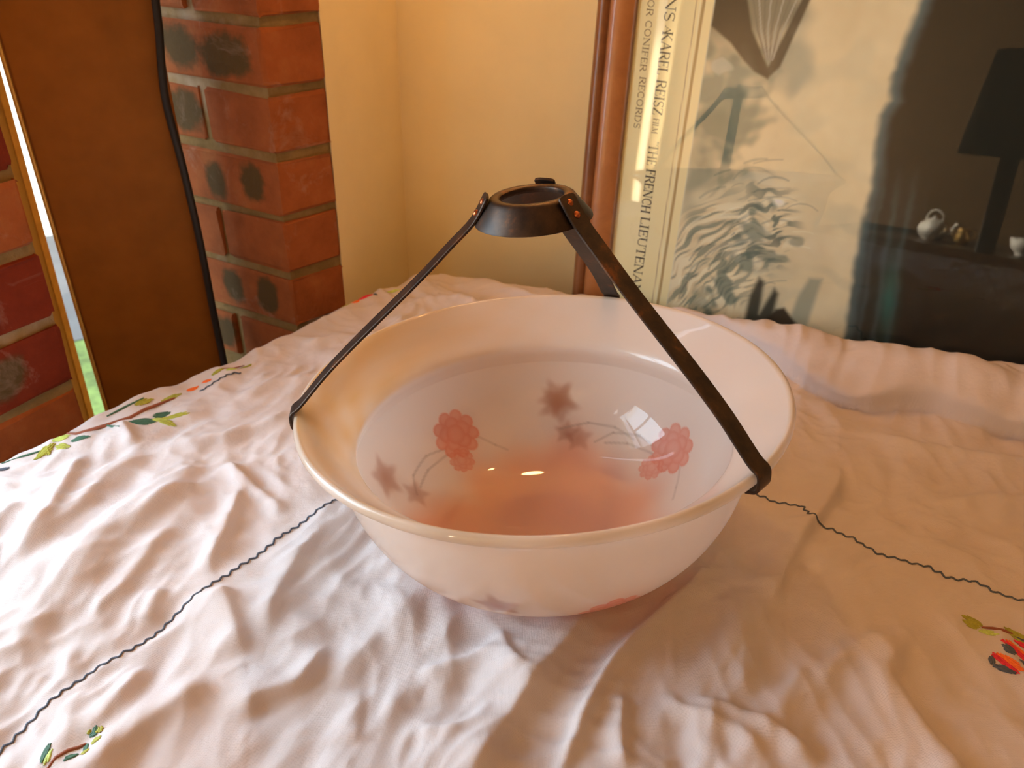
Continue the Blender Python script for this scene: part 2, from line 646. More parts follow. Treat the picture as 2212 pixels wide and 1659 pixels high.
def brick(parent, c2, z, d2, L, D, mat, inward, seed=0, Hh=0.0635, shear=0.0):
    """a brick whose face runs along d2 from c2 (start of face), inward = into the wall"""
    key = (round(L, 4), round(D, 4), seed % 5, mat, shear)
    if key not in BM_CACHE:
        me = brick_mesh(L, Hh, D, seed % 5 + 3, shear)
        me.materials.append(M[mat])
        BM_CACHE[key] = me
    o = bpy.data.objects.new('brick', BM_CACHE[key])
    COL.objects.link(o)
    r = random.Random(seed * 17 + int(z * 1000))
    c = c2 + d2 * L / 2 + inward * (D / 2 + r.uniform(-0.002, 0.0015))
    ang = math.atan2(d2[1], d2[0])
    o.matrix_world = Matrix.Translation((c[0], c[1], z + r.uniform(-.001, .001))) @ Matrix.Rotation(ang + r.uniform(-.006, .006), 4, 'Z')
    o.parent = parent
    return o


# pier courses: brick centres, measured at the arris
courses = [0.295 - 0.075 * k for k in range(-7, 6)]
plain_or = {0: ('brick1', 's'), 1: ('brick3', 'h'), 2: ('brick2', 's'), 3: ('brick0', 'h'), 4: ('brick2', 's'), 5: ('brick3', 'h')}
pin = V2(PL[1], -PL[0])                    # straight into the pier
for k in range(-7, 6):
    zc = 0.295 - 0.075 * k
    kk = k % 2
    spec = plain_or.get(k, ('brick1', 's') if kk == 0 else ('brick0', 'h'))
    if spec[1] == 's':
        brick(PIER, ARRIS, zc, PL, 0.215, 0.0765, spec[0], pin, 10 + k, shear=0.27)
        brick(PIER, ARRIS + PL * 0.225, zc, PL, 0.09, 0.0765, 'brick0', pin, 30 + k, shear=0.27)
    else:
        brick(PIER, ARRIS, zc, PL, 0.1025, 0.0765, 'brick0', pin, 50 + k, shear=0.27)
        brick(PIER, ARRIS + PL * 0.1125, zc, PL, 0.1025, 0.0765, spec[0], pin, 70 + k, shear=0.27)
        brick(PIER, ARRIS + PL * 0.225, zc, PL, 0.09, 0.0765, 'brick0', pin, 90 + k, shear=0.27)
# left wall courses
for k in range(-7, 10):
    zc = 0.193 - 0.075 * k
    s = 0.0
    first = 0.215 if k % 2 else 0.1025
    i = 0
    while s < LW0 - 0.01:
        L = min(first if i == 0 else 0.215, LW0 - s)
        mat = 'brickdark1' if (k == 2 and i == 0) else ('brickdark' if (k * 5 + i) % 3 else 'brick0')
        brick(WALLL, LA + LD * s, zc, LD, L, 0.1025, mat, LN, 200 + k * 7 + i)
        s += L + 0.01
        i += 1

# ------------------------------------------------------------------ table and cloth
TL0 = V2(-0.496, 0.093)
TLD = V2(-0.239 + 0.496, 0.437 - 0.093)
TLD = TLD / np.linalg.norm(TLD)
TLN = V2(-TLD[1], TLD[0])                  # outward (to the left/back)
TB0 = V2(0.061, 0.4785)
TBD = V2(0.9315, -0.3626)
TBN = V2(0.3626, 0.9315)                   # outward (back)


def isect(p, d, q, e):
    A = np.array([[d[0], -e[0]], [d[1], -e[1]]])
    t = np.linalg.solve(A, q - p)
    return p + d * t[0]


Kc = isect(TL0, TLD, TB0, TBD)
TPOLY = np.array([Kc, TB0 + TBD * 0.95, V2(0.80, -0.95), V2(-0.62, -0.95), TL0 - TLD * 0.15])
RC = 0.05


def poly_sdf(P, poly):
    n = len(poly)
    inside = np.full(len(P), -1e9)
    dmin = np.full(len(P), 1e9)
    near = np.zeros_like(P)
    cen = poly.mean(0)
    for i in range(n):
        p, q = poly[i], poly[(i + 1) % n]
        d = (q - p) / np.linalg.norm(q - p)
        nn = V2(-d[1], d[0])
        if (cen - p) @ nn > 0:
            nn = -nn
        inside = np.maximum(inside, (P - p) @ nn)
        t = np.clip((P - p) @ d, 0, np.linalg.norm(q - p))
        c = p + t[:, None] * d
        dd = np.linalg.norm(P - c, axis=1)
        m = dd < dmin
        dmin[m] = dd[m]
        near[m] = c[m]
    s = np.where(inside < 0, -dmin, dmin)
    return s, near, inside


def inset(poly, r):
    n = len(poly)
    cen = poly.mean(0)
    L = []
    for i in range(n):
        p, q = poly[i], poly[(i + 1) % n]
        d = (q - p) / np.linalg.norm(q - p)
        nn = V2(-d[1], d[0])
        if (cen - p) @ nn < 0:
            nn = -nn
        L.append((p + nn * r, d))
    return np.array([isect(*L[i - 1], *L[i]) for i in range(n)])


TIN = inset(TPOLY, RC)


def table_sdf(P):
    s, near, ins = poly_sdf(P, TIN)
    return s - RC, near


# ---- value noise


def vnoise(x, y, seed):
    r = np.random.RandomState(seed)
    G = r.rand(64, 64) * 2 * np.pi
    gx, gy = np.cos(G), np.sin(G)
    xi = np.floor(x).astype(int)
    yi = np.floor(y).astype(int)
    fx, fy = x - xi, y - yi
    u = fx * fx * fx * (fx * (fx * 6 - 15) + 10)
    v = fy * fy * fy * (fy * (fy * 6 - 15) + 10)

    def g(i, j, dx, dy):
        a_, b_ = (xi + i) % 64, (yi + j) % 64
        return gx[a_, b_] * dx + gy[a_, b_] * dy
    n00 = g(0, 0, fx, fy)
    n10 = g(1, 0, fx - 1, fy)
    n01 = g(0, 1, fx, fy - 1)
    n11 = g(1, 1, fx - 1, fy - 1)
    return 1.5 * ((n00 * (1 - u) + n10 * u) * (1 - v) + (n01 * (1 - u) + n11 * u) * v)


def sstep(a_, b_, x):
    t = np.clip((x - a_) / (b_ - a_), 0, 1)
    return t * t * (3 - 2 * t)


# hand-placed folds of the cloth (points on the table, half width, height, asymmetry)
FOLDS = [
    ([(0.060, -0.060), (0.042, -0.089), (0.010, -0.138), (-0.016, -0.181), (-0.034, -0.215), (-0.06, -0.27)], 0.016, 0.0095, 0.55),
    ([(0.150, -0.020), (0.121, -0.059), (0.082, -0.102), (0.054, -0.136), (0.033, -0.176), (0.015, -0.217), (0.0, -0.26)], 0.0075, 0.0060, 0.0),
    ([(-0.305, 0.089), (-0.326, 0.018), (-0.348, -0.019), (-0.353, -0.086), (-0.363, -0.132), (-0.372, -0.16)], 0.020, 0.0085, 0.5),
    ([(-0.257, 0.054), (-0.255, 0.001), (-0.256, -0.046), (-0.252, -0.061)], 0.008, 0.0052, 0.3),
    ([(-0.243, -0.066), (-0.222, -0.104), (-0.204, -0.140)], 0.013, 0.0065, 0.6),
    ([(-0.172, 0.010), (-0.190, -0.045), (-0.196, -0.085), (-0.194, -0.118)], 0.011, 0.0062, 0.5),
    ([(-0.150, -0.118), (-0.159, -0.159), (-0.186, -0.175), (-0.185, -0.195)], 0.010, 0.0060, 0.5),
    ([(-0.215, -0.160), (-0.245, -0.190), (-0.267, -0.223), (-0.28, -0.25)], 0.014, 0.0068, 0.4),
    ([(-0.268, -0.145), (-0.275, -0.179), (-0.29, -0.21)], 0.010, 0.0045, 0.3),
    ([(-0.283, -0.070), (-0.284, -0.108)], 0.008, 0.0040, 0.3),
    ([(-0.419, 0.105), (-0.410, 0.043), (-0.402, 0.000), (-0.41, -0.04)], 0.010, 0.0062, 0.4),
    ([(-0.345, 0.115), (-0.382, 0.065), (-0.384, 0.016), (-0.398, -0.02), (-0.42, -0.06)], 0.013, 0.0066, 0.5),
    ([(-0.405, 0.150), (-0.377, 0.112)], 0.008, 0.0048, 0.2),
    ([(-0.287, 0.090), (-0.258, 0.063), (-0.236, 0.040), (-0.210, 0.012)], 0.009, 0.0060, 0.1),
    ([(-0.235, 0.176), (-0.298, 0.128), (-0.350, 0.108)], 0.012, 0.0058, 0.4),
    ([(0.270, -0.108), (0.240, -0.140), (0.244, -0.170), (0.252, -0.205), (0.26, -0.25)], 0.012, 0.0062, 0.5),
    ([(0.262, -0.110), (0.240, -0.115), (0.217, -0.126), (0.193, -0.149)], 0.009, 0.0040, 0.2),
    ([(0.098, -0.166), (0.133, -0.180), (0.158, -0.197), (0.175, -0.218)], 0.011, 0.0058, 0.4),
    ([(0.085, -0.155), (0.094, -0.174), (0.130, -0.196), (0.142, -0.220)], 0.007, 0.0032, 0.2),
    ([(0.058, -0.160), (0.052, -0.196), (0.052, -0.225)], 0.007, 0.0045, 0.6),
    ([(-0.085, -0.152), (-0.051, -0.139), (-0.026, -0.120)], 0.010, 0.0048, 0.3),
    ([(-0.028, -0.105), (-0.019, -0.139), (-0.008, -0.156)], 0.008, 0.0042, 0.5),
    ([(-0.080, -0.199), (-0.048, -0.195), (-0.030, -0.172)], 0.008, 0.0040, 0.2),
    ([(0.292, 0.120), (0.272, 0.067), (0.240, 0.024), (0.208, -0.024), (0.183, -0.066), (0.160, -0.098)], 0.0115, 0.0082, 0.85),
    ([(-0.200, 0.260), (-0.270, 0.235), (-0.315, 0.195)], 0.012, 0.0048, 0.3),
    ([(-0.160, 0.340), (-0.215, 0.345), (-0.270, 0.320)], 0.012, 0.0045, 0.3),
    ([(-0.05, 0.43), (-0.10, 0.45), (-0.16, 0.44)], 0.012, 0.0050, 0.2),
    ([(0.02, 0.42), (0.01, 0.45), (-0.03, 0.48)], 0.011, 0.0050, 0.2),
    ([(0.33, 0.16), (0.40, 0.13), (0.50, 0.11)], 0.014, 0.0045, 0.2),
    ([(0.35, 0.05), (0.42, 0.06), (0.50, 0.04)], 0.013, 0.0040, 0.2),
    ([(-0.30, 0.00), (-0.31, -0.05), (-0.325, -0.11)], 0.008, 0.0036, 0.3),
    ([(-0.12, -0.16), (-0.115, -0.21)], 0.009, 0.0038, 0.3),
    ([(-0.44, 0.03), (-0.455, -0.03), (-0.47, -0.07)], 0.010, 0.0050, 0.3),
]


def fold_field(X, Y, pts, w, h, asym):
    P = np.array(pts, float)
    # smooth the polyline (Catmull-Rom resample)
    Q = []
    for i in range(len(P) - 1):
        p0, p1, p2, p3 = P[max(i - 1, 0)], P[i], P[i + 1], P[min(i + 2, len(P) - 1)]
        for t in np.linspace(0, 1, 7)[:-1]:
            Q.append(0.5 * ((2 * p1) + (-p0 + p2) * t + (2 * p0 - 5 * p1 + 4 * p2 - p3) * t * t + (-p0 + 3 * p1 - 3 * p2 + p3) * t ** 3))
    Q.append(P[-1])
    Q = np.array(Q)
    L = np.concatenate([[0], np.cumsum(np.linalg.norm(np.diff(Q, axis=0), axis=1))])
    tot = L[-1]
    best = np.full(X.shape, 1e9)
    sd = np.zeros(X.shape)
    al = np.zeros(X.shape)
    for i in range(len(Q) - 1):
        d = Q[i + 1] - Q[i]
        ln = np.linalg.norm(d)
        if ln < 1e-9:
            continue
        d = d / ln
        rx, ry = X - Q[i, 0], Y - Q[i, 1]
        t = np.clip(rx * d[0] + ry * d[1], 0, ln)
        dx, dy = rx - t * d[0], ry - t * d[1]
        dd = dx * dx + dy * dy
        m = dd < best
        best[m] = dd[m]
        sd[m] = (rx * -d[1] + ry * d[0])[m]
        al[m] = ((L[i] + t) / tot)[m]
    r = np.sqrt(best)
    # asymmetric crest: steep on one side, long on the other
    ww = np.where(sd > 0, w * (1 - 0.55 * asym), w * (1 + 1.3 * asym))
    taper = sstep(0, 0.22, al) * sstep(0, 0.22, 1 - al) * 0.85 + 0.15
    prof = 1.0 / (1.0 + (r / ww) ** 2) ** 1.6
    return h * taper * prof


# bowl geometry is needed so the cloth is pressed flat under it
BC = Vector((0, 0, 0.14487))
BT = Matrix(((0.99745645, 0.0, -0.0712785), (0.00318189, 0.99900313, 0.04452673), (0.07120744, -0.04464027, 0.99646211)))


def roll_height(X, Y):
    """cloth pushed up into a soft roll along the foot of the framed poster"""
    t = (X - 0.061) * TBD[0] + (Y - 0.4785) * TBD[1]
    d = -((X - 0.061) * TBN[0] + (Y - 0.4785) * TBN[1])
    w = np.interp(t, [-0.02, 0.08, 0.19, 0.26, 0.30, 0.37, 0.43, 0.53, 0.8], [0.004, 0.010, 0.030, 0.085, 0.130, 0.138, 0.135, 0.150, 0.16])
    w = w + 0.004 * np.sin(t * 55 + 1) + 0.003 * np.sin(t * 23)
    hh = np.interp(t, [-0.02, 0.06, 0.16, 0.24, 0.285, 0.335, 0.375, 0.45, 0.6, 0.8], [0.0, 0.004, 0.012, 0.028, 0.041, 0.033, 0.044, 0.046, 0.048, 0.047])
    q = d / w
    body = np.where(q < 0.66, np.sin(np.pi / 2 * np.clip(q / 0.66, 0, 1)) ** 1.15, np.sqrt(np.clip(1 - ((q - 0.66) / 0.34) ** 2, 0, 1)))
    body = body + 0.06 * np.sin(t * 38 + q * 5) * body + 0.05 * np.sin(t * 17 - q * 9) * body
    front = 1.0
    return hh * front * body * (d > -0.05)


def cloth_height(X, Y):
    z = np.zeros_like(X)
    # directional crumple
    th = math.radians(70)
    u = X * math.cos(th) + Y * math.sin(th)
    v = -X * math.sin(th) + Y * math.cos(th)
    w1 = vnoise(X * 6, Y * 6, 1)
    w2 = vnoise(X * 6 + 9, Y * 6 + 4, 2)
    # flat facets divided by sharp creases: folded waves of several directions, each only here and there
    for k, (deg, lam, amp) in enumerate(((4, 0.105, 0.0050), (-14, 0.075, 0.0038), (27, 0.088, 0.0040), (-48, 0.082, 0.0026), (62, 0.095, 0.0026),
                                         (12, 0.043, 0.0020), (-30, 0.038, 0.0016), (48, 0.041, 0.0016), (85, 0.050, 0.0014), (-8, 0.026, 0.0009))):
        a_ = math.radians(deg)
        # deg = tilt of the crease away from the viewing direction
        q_ = (X * math.cos(a_) + Y * math.sin(a_)) / lam + 0.55 * w1 * (1 + 0.3 * k % 1) + 0.45 * w2 + 0.37 * k
        tri = 2 * np.abs(q_ - np.floor(q_ + 0.5))
        tri = np.sqrt((1 - tri) ** 2 + 0.012)
        m_ = sstep(-0.12, 0.35, vnoise(X * 7.5 + 3.3 * k, Y * 7.5 + 5.1 * k, 40 + k))
        z += amp * m_ * (tri - 0.45)
    n2 = vnoise(u * 17 + w1 * 2 + 5, v * 33 + w2 * 2, 4)
    n3 = vnoise(X * 60 + 3 * w1, Y * 60 + 3 * w2, 5)
    n4 = vnoise(X * 26 + w1 * 3 + 11, Y * 30 + w2 * 3, 8)
    z += 0.0014 * (1 - 2.0 * np.abs(n2)) + 0.00035 * n3 + 0.0009 * (1 - 2 * np.abs(n4))
    z += 0.0022 * vnoise(X * 5 + 3, Y * 5, 6)
    calm = 1 - 0.15 * sstep(0.12, 0.30, X) * sstep(0.40, 0.1, Y) * sstep(-0.13, -0.05, Y)
    z *= 1.35 * calm
    for f in FOLDS:
        z += 1.6 * fold_field(X, Y, *f)
    z = np.maximum(z, -0.006)
    # keep under the bowl
    px, py, pz = 0.036, -0.022, 0.0            # (see below, contact region)
    bx, by, bz = X - BC.x, Y - BC.y, None
    r2 = np.hypot(X - 0.0, Y - 0.02)
    flat = sstep(0.145, 0.055, r2)
    z = z * (1 - flat) + (-0.0008) * flat
    z = z + roll_height(X, Y)
    return z


def bowl_under(X, Y):
    """height of the underside of the bowl over (X, Y), by fixed-point along the tilt"""
    R = BT
    zz = np.zeros_like(X) + 0.02
    for _ in range(6):
        lx = R[0][0] * X + R[1][0] * Y + R[2][0] * (zz - BC.z)
        ly = R[0][1] * X + R[1][1] * Y + R[2][1] * (zz - BC.z)
        rr = np.clip(np.hypot(lx, ly) / 0.158, 0, 0.9999)
        k = rr ** (1 / 0.5875)
        lz = -0.0216 - 0.1208 * np.sqrt(1 - k * k)
        zz = R[2][0] * lx + R[2][1] * ly + R[2][2] * lz + BC.z
    return np.where(np.hypot(X, Y) < 0.152, zz, 1.0)


xs = np.arange(-0.72, 0.78, 0.00215)
ys = np.arange(-0.62, 0.72, 0.00215)
GX, GY = np.meshgrid(xs, ys, indexing='ij')
GZ = cloth_height(GX, GY)
GZ = np.minimum(GZ, bowl_under(GX, GY) - 0.0012)
P2 = np.stack([GX.ravel(), GY.ravel()], -1)
SD, NEAR = table_sdf(P2)
SD = SD.reshape(GX.shape)
NEAR = NEAR.reshape(*GX.shape, 2)
NORM = np.stack([GX, GY], -1) - NEAR
NORM /= np.maximum(np.linalg.norm(NORM, axis=-1, keepdims=True), 1e-9)
isback = (NORM @ TBN) > 0.97
RHO = np.where(isback, 0.005, 0.013)
start = -RHO                                   # the roll-over starts a little inside the edge
s = SD - start
ang = np.clip(s / RHO, 0, np.pi / 2)
out = RHO * np.sin(ang)
down = RHO * (1 - np.cos(ang)) + np.maximum(0, s - RHO * np.pi / 2)
over = s > 0
E0 = NEAR + NORM * (RC + start)[..., None]     # point on the start line
tang = GX * 7.1 + GY * 5.3
wave = np.where(isback, 0.0, 0.006 * np.sin(tang * 9) * sstep(0.02, 0.12, s) + 0.004 * np.sin(tang * 23 + 1) * sstep(0.02, 0.1, s))
t_r = (GX - 0.061) * TBD[0] + (GY - 0.4785) * TBD[1]
d_r = -((GX - 0.061) * TBN[0] + (GY - 0.4785) * TBN[1])
w_r = np.interp(t_r, [0.19, 0.26, 0.30, 0.37, 0.43, 0.53, 0.8], [0.030, 0.085, 0.130, 0.138, 0.135, 0.150, 0.16]) + 0.004 * np.sin(t_r * 55 + 1) + 0.003 * np.sin(t_r * 23)
q_r = d_r / w_r
# the front of the roll hangs over its own foot
bulge = 0.012 * np.exp(-((q_r - 0.945) / 0.05) ** 2) * sstep(0.20, 0.27, t_r) * (0.75 + 0.25 * np.sin(t_r * 40))
GX0, GY0 = GX, GY
GX = GX - TBN[0] * bulge
GY = GY - TBN[1] * bulge
PX = np.where(over, E0[..., 0] + NORM[..., 0] * (out + wave), GX)
PY = np.where(over, E0[..., 1] + NORM[..., 1] * (out + wave), GY)
keep_h = np.where(over, np.cos(ang), 1.0)
PZ = GZ * keep_h - np.where(over, down, 0)
GP = np.stack([PX, PY, PZ], -1)
# drop the faces that hang too far
drop = np.where(isback, 0.10, 0.24)
okv = (s < drop)
nu, nv = GX.shape
idx = np.arange(nu * nv).reshape(nu, nv)
fo_ = okv[:-1, :-1] & okv[1:, :-1] & okv[1:, 1:] & okv[:-1, 1:]
q = np.stack([idx[:-1, :-1], idx[1:, :-1], idx[1:, 1:], idx[:-1, 1:]], -1)[fo_]
used = np.unique(q)
remap = -np.ones(nu * nv, int)
remap[used] = np.arange(len(used))
q = remap[q]
me = bpy.data.meshes.new('tablecloth')
me.vertices.add(len(used))
me.vertices.foreach_set('co', GP.reshape(-1, 3)[used].reshape(-1).astype(np.float32))
me.loops.add(len(q) * 4)
me.loops.foreach_set('vertex_index', q.reshape(-1).astype(np.int32))
me.polygons.add(len(q))
me.polygons.foreach_set('loop_start', (np.arange(len(q)) * 4).astype(np.int32))
me.update(calc_edges=True)
CLOTH = link('tablecloth', me, M['cloth'], None, True)
tag(CLOTH, 'crumpled white cotton tablecloth with navy zigzag stitching and embroidered sprigs', 'tablecloth')


def surf(x, y):
    """point and height of the cloth over flat cloth coordinates"""
    i = (x - xs[0]) / 0.00215
    j = (y - ys[0]) / 0.00215
    i0 = int(np.clip(math.floor(i), 0, nu - 2))
    j0 = int(np.clip(math.floor(j), 0, nv - 2))
    fi, fj = i - i0, j - j0
    return (GP[i0, j0] * (1 - fi) * (1 - fj) + GP[i0 + 1, j0] * fi * (1 - fj) + GP[i0, j0 + 1] * (1 - fi) * fj + GP[i0 + 1, j0 + 1] * fi * fj)


def surf_n(x, y):
    a_ = surf(x + 0.002, y) - surf(x - 0.002, y)
    b_ = surf(x, y + 0.002) - surf(x, y - 0.002)
    n = np.cross(a_, b_)
    return n / max(np.linalg.norm(n), 1e-9)


class Threads:
    """flattened thread strands lying on the cloth, several colours in one motif"""

    def __init__(self):
        self.v, self.f, self.m, self.mats = [], [], [], []

    def strand(self, pts, r, mat, lift=0.0003):
        if mat not in self.mats:
            self.mats.append(mat)
        mi = self.mats.index(mat)
        P = [surf(x, y) + surf_n(x, y) * lift for x, y in pts]
        N = [surf_n(x, y) for x, y in pts]
        base = len(self.v)
        n = len(P)
        for i in range(n):
            t = P[min(i + 1, n - 1)] - P[max(i - 1, 0)]
            t = t / max(np.linalg.norm(t), 1e-9)
            s_ = np.cross(N[i], t)
            s_ = s_ / max(np.linalg.norm(s_), 1e-9)
            k = r * (0.55 if i in (0, n - 1) else 1.0)
            for c_, h_ in ((-1, -0.2), (-0.6, 0.65), (0.6, 0.65), (1, -0.2)):
                self.v.append(P[i] + s_ * c_ * k + N[i] * h_ * k)
        for i in range(n - 1):
            for j in range(3):
                b_ = base + i * 4 + j
                self.f.append((b_, b_ + 4, b_ + 5, b_ + 1))
                self.m.append(mi)

    def satin(self, p, q, width, n, r, mat, jitter=0.0006):
        """satin-stitch leaf or petal from p to q: strands side by side, longest in the middle"""
        p, q = np.array(p), np.array(q)
        d = q - p
        L = np.linalg.norm(d)
        d = d / L
        nn = V2(-d[1], d[0])
        for i in range(n):
            s_ = (i + 0.5) / n * 2 - 1
            k = math.sqrt(max(0.0, 1 - abs(s_) ** 1.7))
            a_ = p + nn * s_ * width + d * L * (0.5 - 0.5 * k) + V2(random.uniform(-1, 1), random.uniform(-1, 1)) * jitter
            b_ = p + nn * s_ * width + d * L * (0.5 + 0.5 * k) + V2(random.uniform(-1, 1), random.uniform(-1, 1)) * jitter
            self.strand([a_ + (b_ - a_) * t for t in (0, 0.33, 0.67, 1)], r, mat)

    def build(self, name, parent):
        o = pydata(name, self.v, self.f, [M[m] for m in self.mats], parent, True)
        o.data.polygons.foreach_set('material_index', np.array(self.m, np.int32))
        return o


def zigzag(name, pts, pitch=0.0088, amp=0.0015, r=0.00085, mat='navy'):
    P = np.array(pts, float)
    L = np.concatenate([[0], np.cumsum(np.linalg.norm(np.diff(P, axis=0), axis=1))])
    n = int(L[-1] / (pitch / 8))
    out_ = []
    for k in range(n + 1):
        s_ = L[-1] * k / n
        i = min(int(np.searchsorted(L, s_, side='right')) - 1, len(P) - 2)
        t = (s_ - L[i]) / max(L[i + 1] - L[i], 1e-9)
        p = P[i] * (1 - t) + P[i + 1] * t
        d = P[min(i + 1, len(P) - 1)] - P[i]
        d = d / np.linalg.norm(d)
        ph = (s_ / pitch) % 1.0
        tri = 4 * abs(ph - 0.5) - 1
        out_.append(tuple(p + V2(-d[1], d[0]) * amp * tri))
    T = Threads()
    T.strand(out_, r, mat, 0.00045)
    return T.build(name, CLOTH)


stL = [(-0.36, -0.255), (-0.335, -0.211), (-0.325, -0.189), (-0.312, -0.165), (-0.302, -0.15), (-0.291, -0.138), (-0.281, -0.125), (-0.269, -0.101), (-0.256, -0.083), (-0.244, -0.063), (-0.229, -0.043), (-0.204, -0.006), (-0.177, 0.026), (-0.164, 0.043), (-0.12, 0.10)]
stR = [(0.13, 0.10), (0.187, 0.063), (0.205, 0.055), (0.234, 0.041), (0.2345, 0.022), (0.252, 0.014), (0.268, 0.001), (0.279, -0.011), (0.294, -0.02), (0.318, -0.03), (0.33, -0.04), (0.345, -0.044), (0.356, -0.059), (0.375, -0.067), (0.42, -0.10)]
zigzag('zigzag_stitching', stL)
zigzag('zigzag_stitching', stR)
zigzag('zigzag_stitching', [(-0.350, 0.2185), (-0.338, 0.232), (-0.328, 0.249), (-0.318, 0.257)], r=0.0011)
zigzag('zigzag_stitching', [(0.352, 0.379), (0.366, 0.352), (0.380, 0.344), (0.396, 0.352), (0.412, 0.345)], r=0.0011)

# sprig along the left edge of the table
T = Threads()
A_ = lambda x, y: V2(x, y)
T.strand([(-0.452, 0.135), (-0.440, 0.130), (-0.420, 0.150), (-0.400, 0.160), (-0.392, 0.178), (-0.372, 0.205)], 0.0022, 'brown')
T.strand([(-0.420, 0.150), (-0.408, 0.140), (-0.398, 0.133)], 0.0014, 'green')
T.satin((-0.398, 0.150), (-0.372, 0.157), 0.006, 9, 0.0011, 'green')
T.satin((-0.380, 0.165), (-0.366, 0.176), 0.004, 6, 0.0010, 'green')
T.satin((-0.374, 0.160), (-0.352, 0.152), 0.0035, 6, 0.0010, 'olive')
T.satin((-0.372, 0.163), (-0.345, 0.172), 0.0035, 6, 0.0010, 'olive')
T.satin((-0.380, 0.157), (-0.366, 0.163), 0.004, 6, 0.0010, 'lime')
T.satin((-0.440, 0.118), (-0.424, 0.124), 0.0035, 6, 0.0010, 'green')
T.satin((-0.452, 0.112), (-0.437, 0.108), 0.004, 6, 0.0010, 'olive')
T.satin((-0.455, 0.116), (-0.462, 0.090), 0.004, 7, 0.0010, 'olive')
T.satin((-0.458, 0.118), (-0.446, 0.128), 0.005, 7, 0.0010, 'lime')
T.satin((-0.462, 0.110), (-0.452, 0.098), 0.003, 5, 0.0010, 'olive')
T.strand([(-0.462, 0.105), (-0.474, 0.097), (-0.490, 0.085)], 0.0013, 'green')
T.satin((-0.487, 0.070), (-0.478, 0.078), 0.003, 5, 0.0010, 'navy')
T.strand([(-0.425, 0.163), (-0.412, 0.178), (-0.400, 0.196)], 0.0014, 'green')
T.satin((-0.405, 0.182), (-0.392, 0.199), 0.003, 5, 0.0010, 'olive')
T.satin((-0.384, 0.196), (-0.368, 0.214), 0.003, 5, 0.0010, 'olive')
o = T.build('embroidered_sprig', CLOTH)
# sprig further back on the same edge
T = Threads()
T.satin((-0.366, 0.221), (-0.356, 0.232), 0.0028, 5, 0.0010, 'orange')
T.satin((-0.354, 0.237), (-0.346, 0.244), 0.0025, 4, 0.0010, 'orange')
T.satin((-0.348, 0.252), (-0.338, 0.262), 0.003, 5, 0.0010, 'olive')
T.strand([(-0.340, 0.262), (-0.330, 0.270), (-0.322, 0.282)], 0.0013, 'brown')
T.satin((-0.334, 0.258), (-0.324, 0.266), 0.003, 5, 0.0010, 'lime')
T.satin((-0.322, 0.268), (-0.312, 0.280), 0.003, 5, 0.0010, 'olive')
o = T.build('embroidered_sprig', CLOTH)
# small red flower at the far edge, below the bricks
T = Threads()
T.satin((-0.222, 0.449), (-0.204, 0.462), 0.004, 7, 0.0011, 'red')
T.satin((-0.228, 0.440), (-0.220, 0.448), 0.003, 5, 0.0011, 'orange')
T.satin((-0.203, 0.461), (-0.199, 0.464), 0.002, 3, 0.0011, 'navy')
T.satin((-0.240, 0.428), (-0.231, 0.438), 0.003, 5, 0.0010, 'olive')
T.satin((-0.188, 0.474), (-0.172, 0.484), 0.003, 5, 0.0010, 'lime')
o = T.build('embroidered_flower', CLOTH)
# red and orange flower at the right edge of the photograph
T = Threads()
T.satin((0.3165, -0.0895), (0.328, -0.095), 0.0030, 5, 0.0010, 'olive')
T.satin((0.3195, -0.0835), (0.331, -0.0925), 0.0030, 5, 0.0010, 'olive')
T.satin((0.325, -0.098), (0.337, -0.1035), 0.0022, 4, 0.0009, 'lime')
T.strand([(0.329, -0.0945), (0.336, -0.0965), (0.342, -0.099), (0.350, -0.1015)], 0.0012, 'brown')
T.satin((0.345, -0.095), (0.360, -0.113), 0.0032, 6, 0.0010, 'olive')
T.strand([(0.349, -0.103), (0.360, -0.115), (0.368, -0.122)], 0.0011, 'navy')
T.satin((0.336, -0.1085), (0.3535, -0.1330), 0.0030, 6, 0.0010, 'red')
T.satin((0.3395, -0.1085), (0.3560, -0.1315), 0.0022, 5, 0.0010, 'orange')
T.satin((0.3245, -0.1195), (0.3345, -0.1385), 0.0026, 6, 0.0010, 'red')
T.satin((0.3280, -0.1195), (0.3385, -0.1370), 0.0026, 6, 0.0010, 'orange')
T.satin((0.346, -0.107), (0.362, -0.120), 0.0020, 4, 0.0010, 'red')
T.satin((0.350, -0.109), (0.366, -0.121), 0.0016, 4, 0.0010, 'orange')
T.satin((0.335, -0.1135), (0.3395, -0.1225), 0.0028, 6, 0.0010, 'navy')
T.satin((0.3235, -0.1215), (0.3205, -0.1305), 0.0020, 5, 0.0010, 'navy')
T.satin((0.3205, -0.1305), (0.3335, -0.1370), 0.0018, 5, 0.0010, 'navy')
T.satin((0.3405, -0.1265), (0.3500, -0.1345), 0.0018, 5, 0.0010, 'navy')
o = T.build('embroidered_flower', CLOTH)
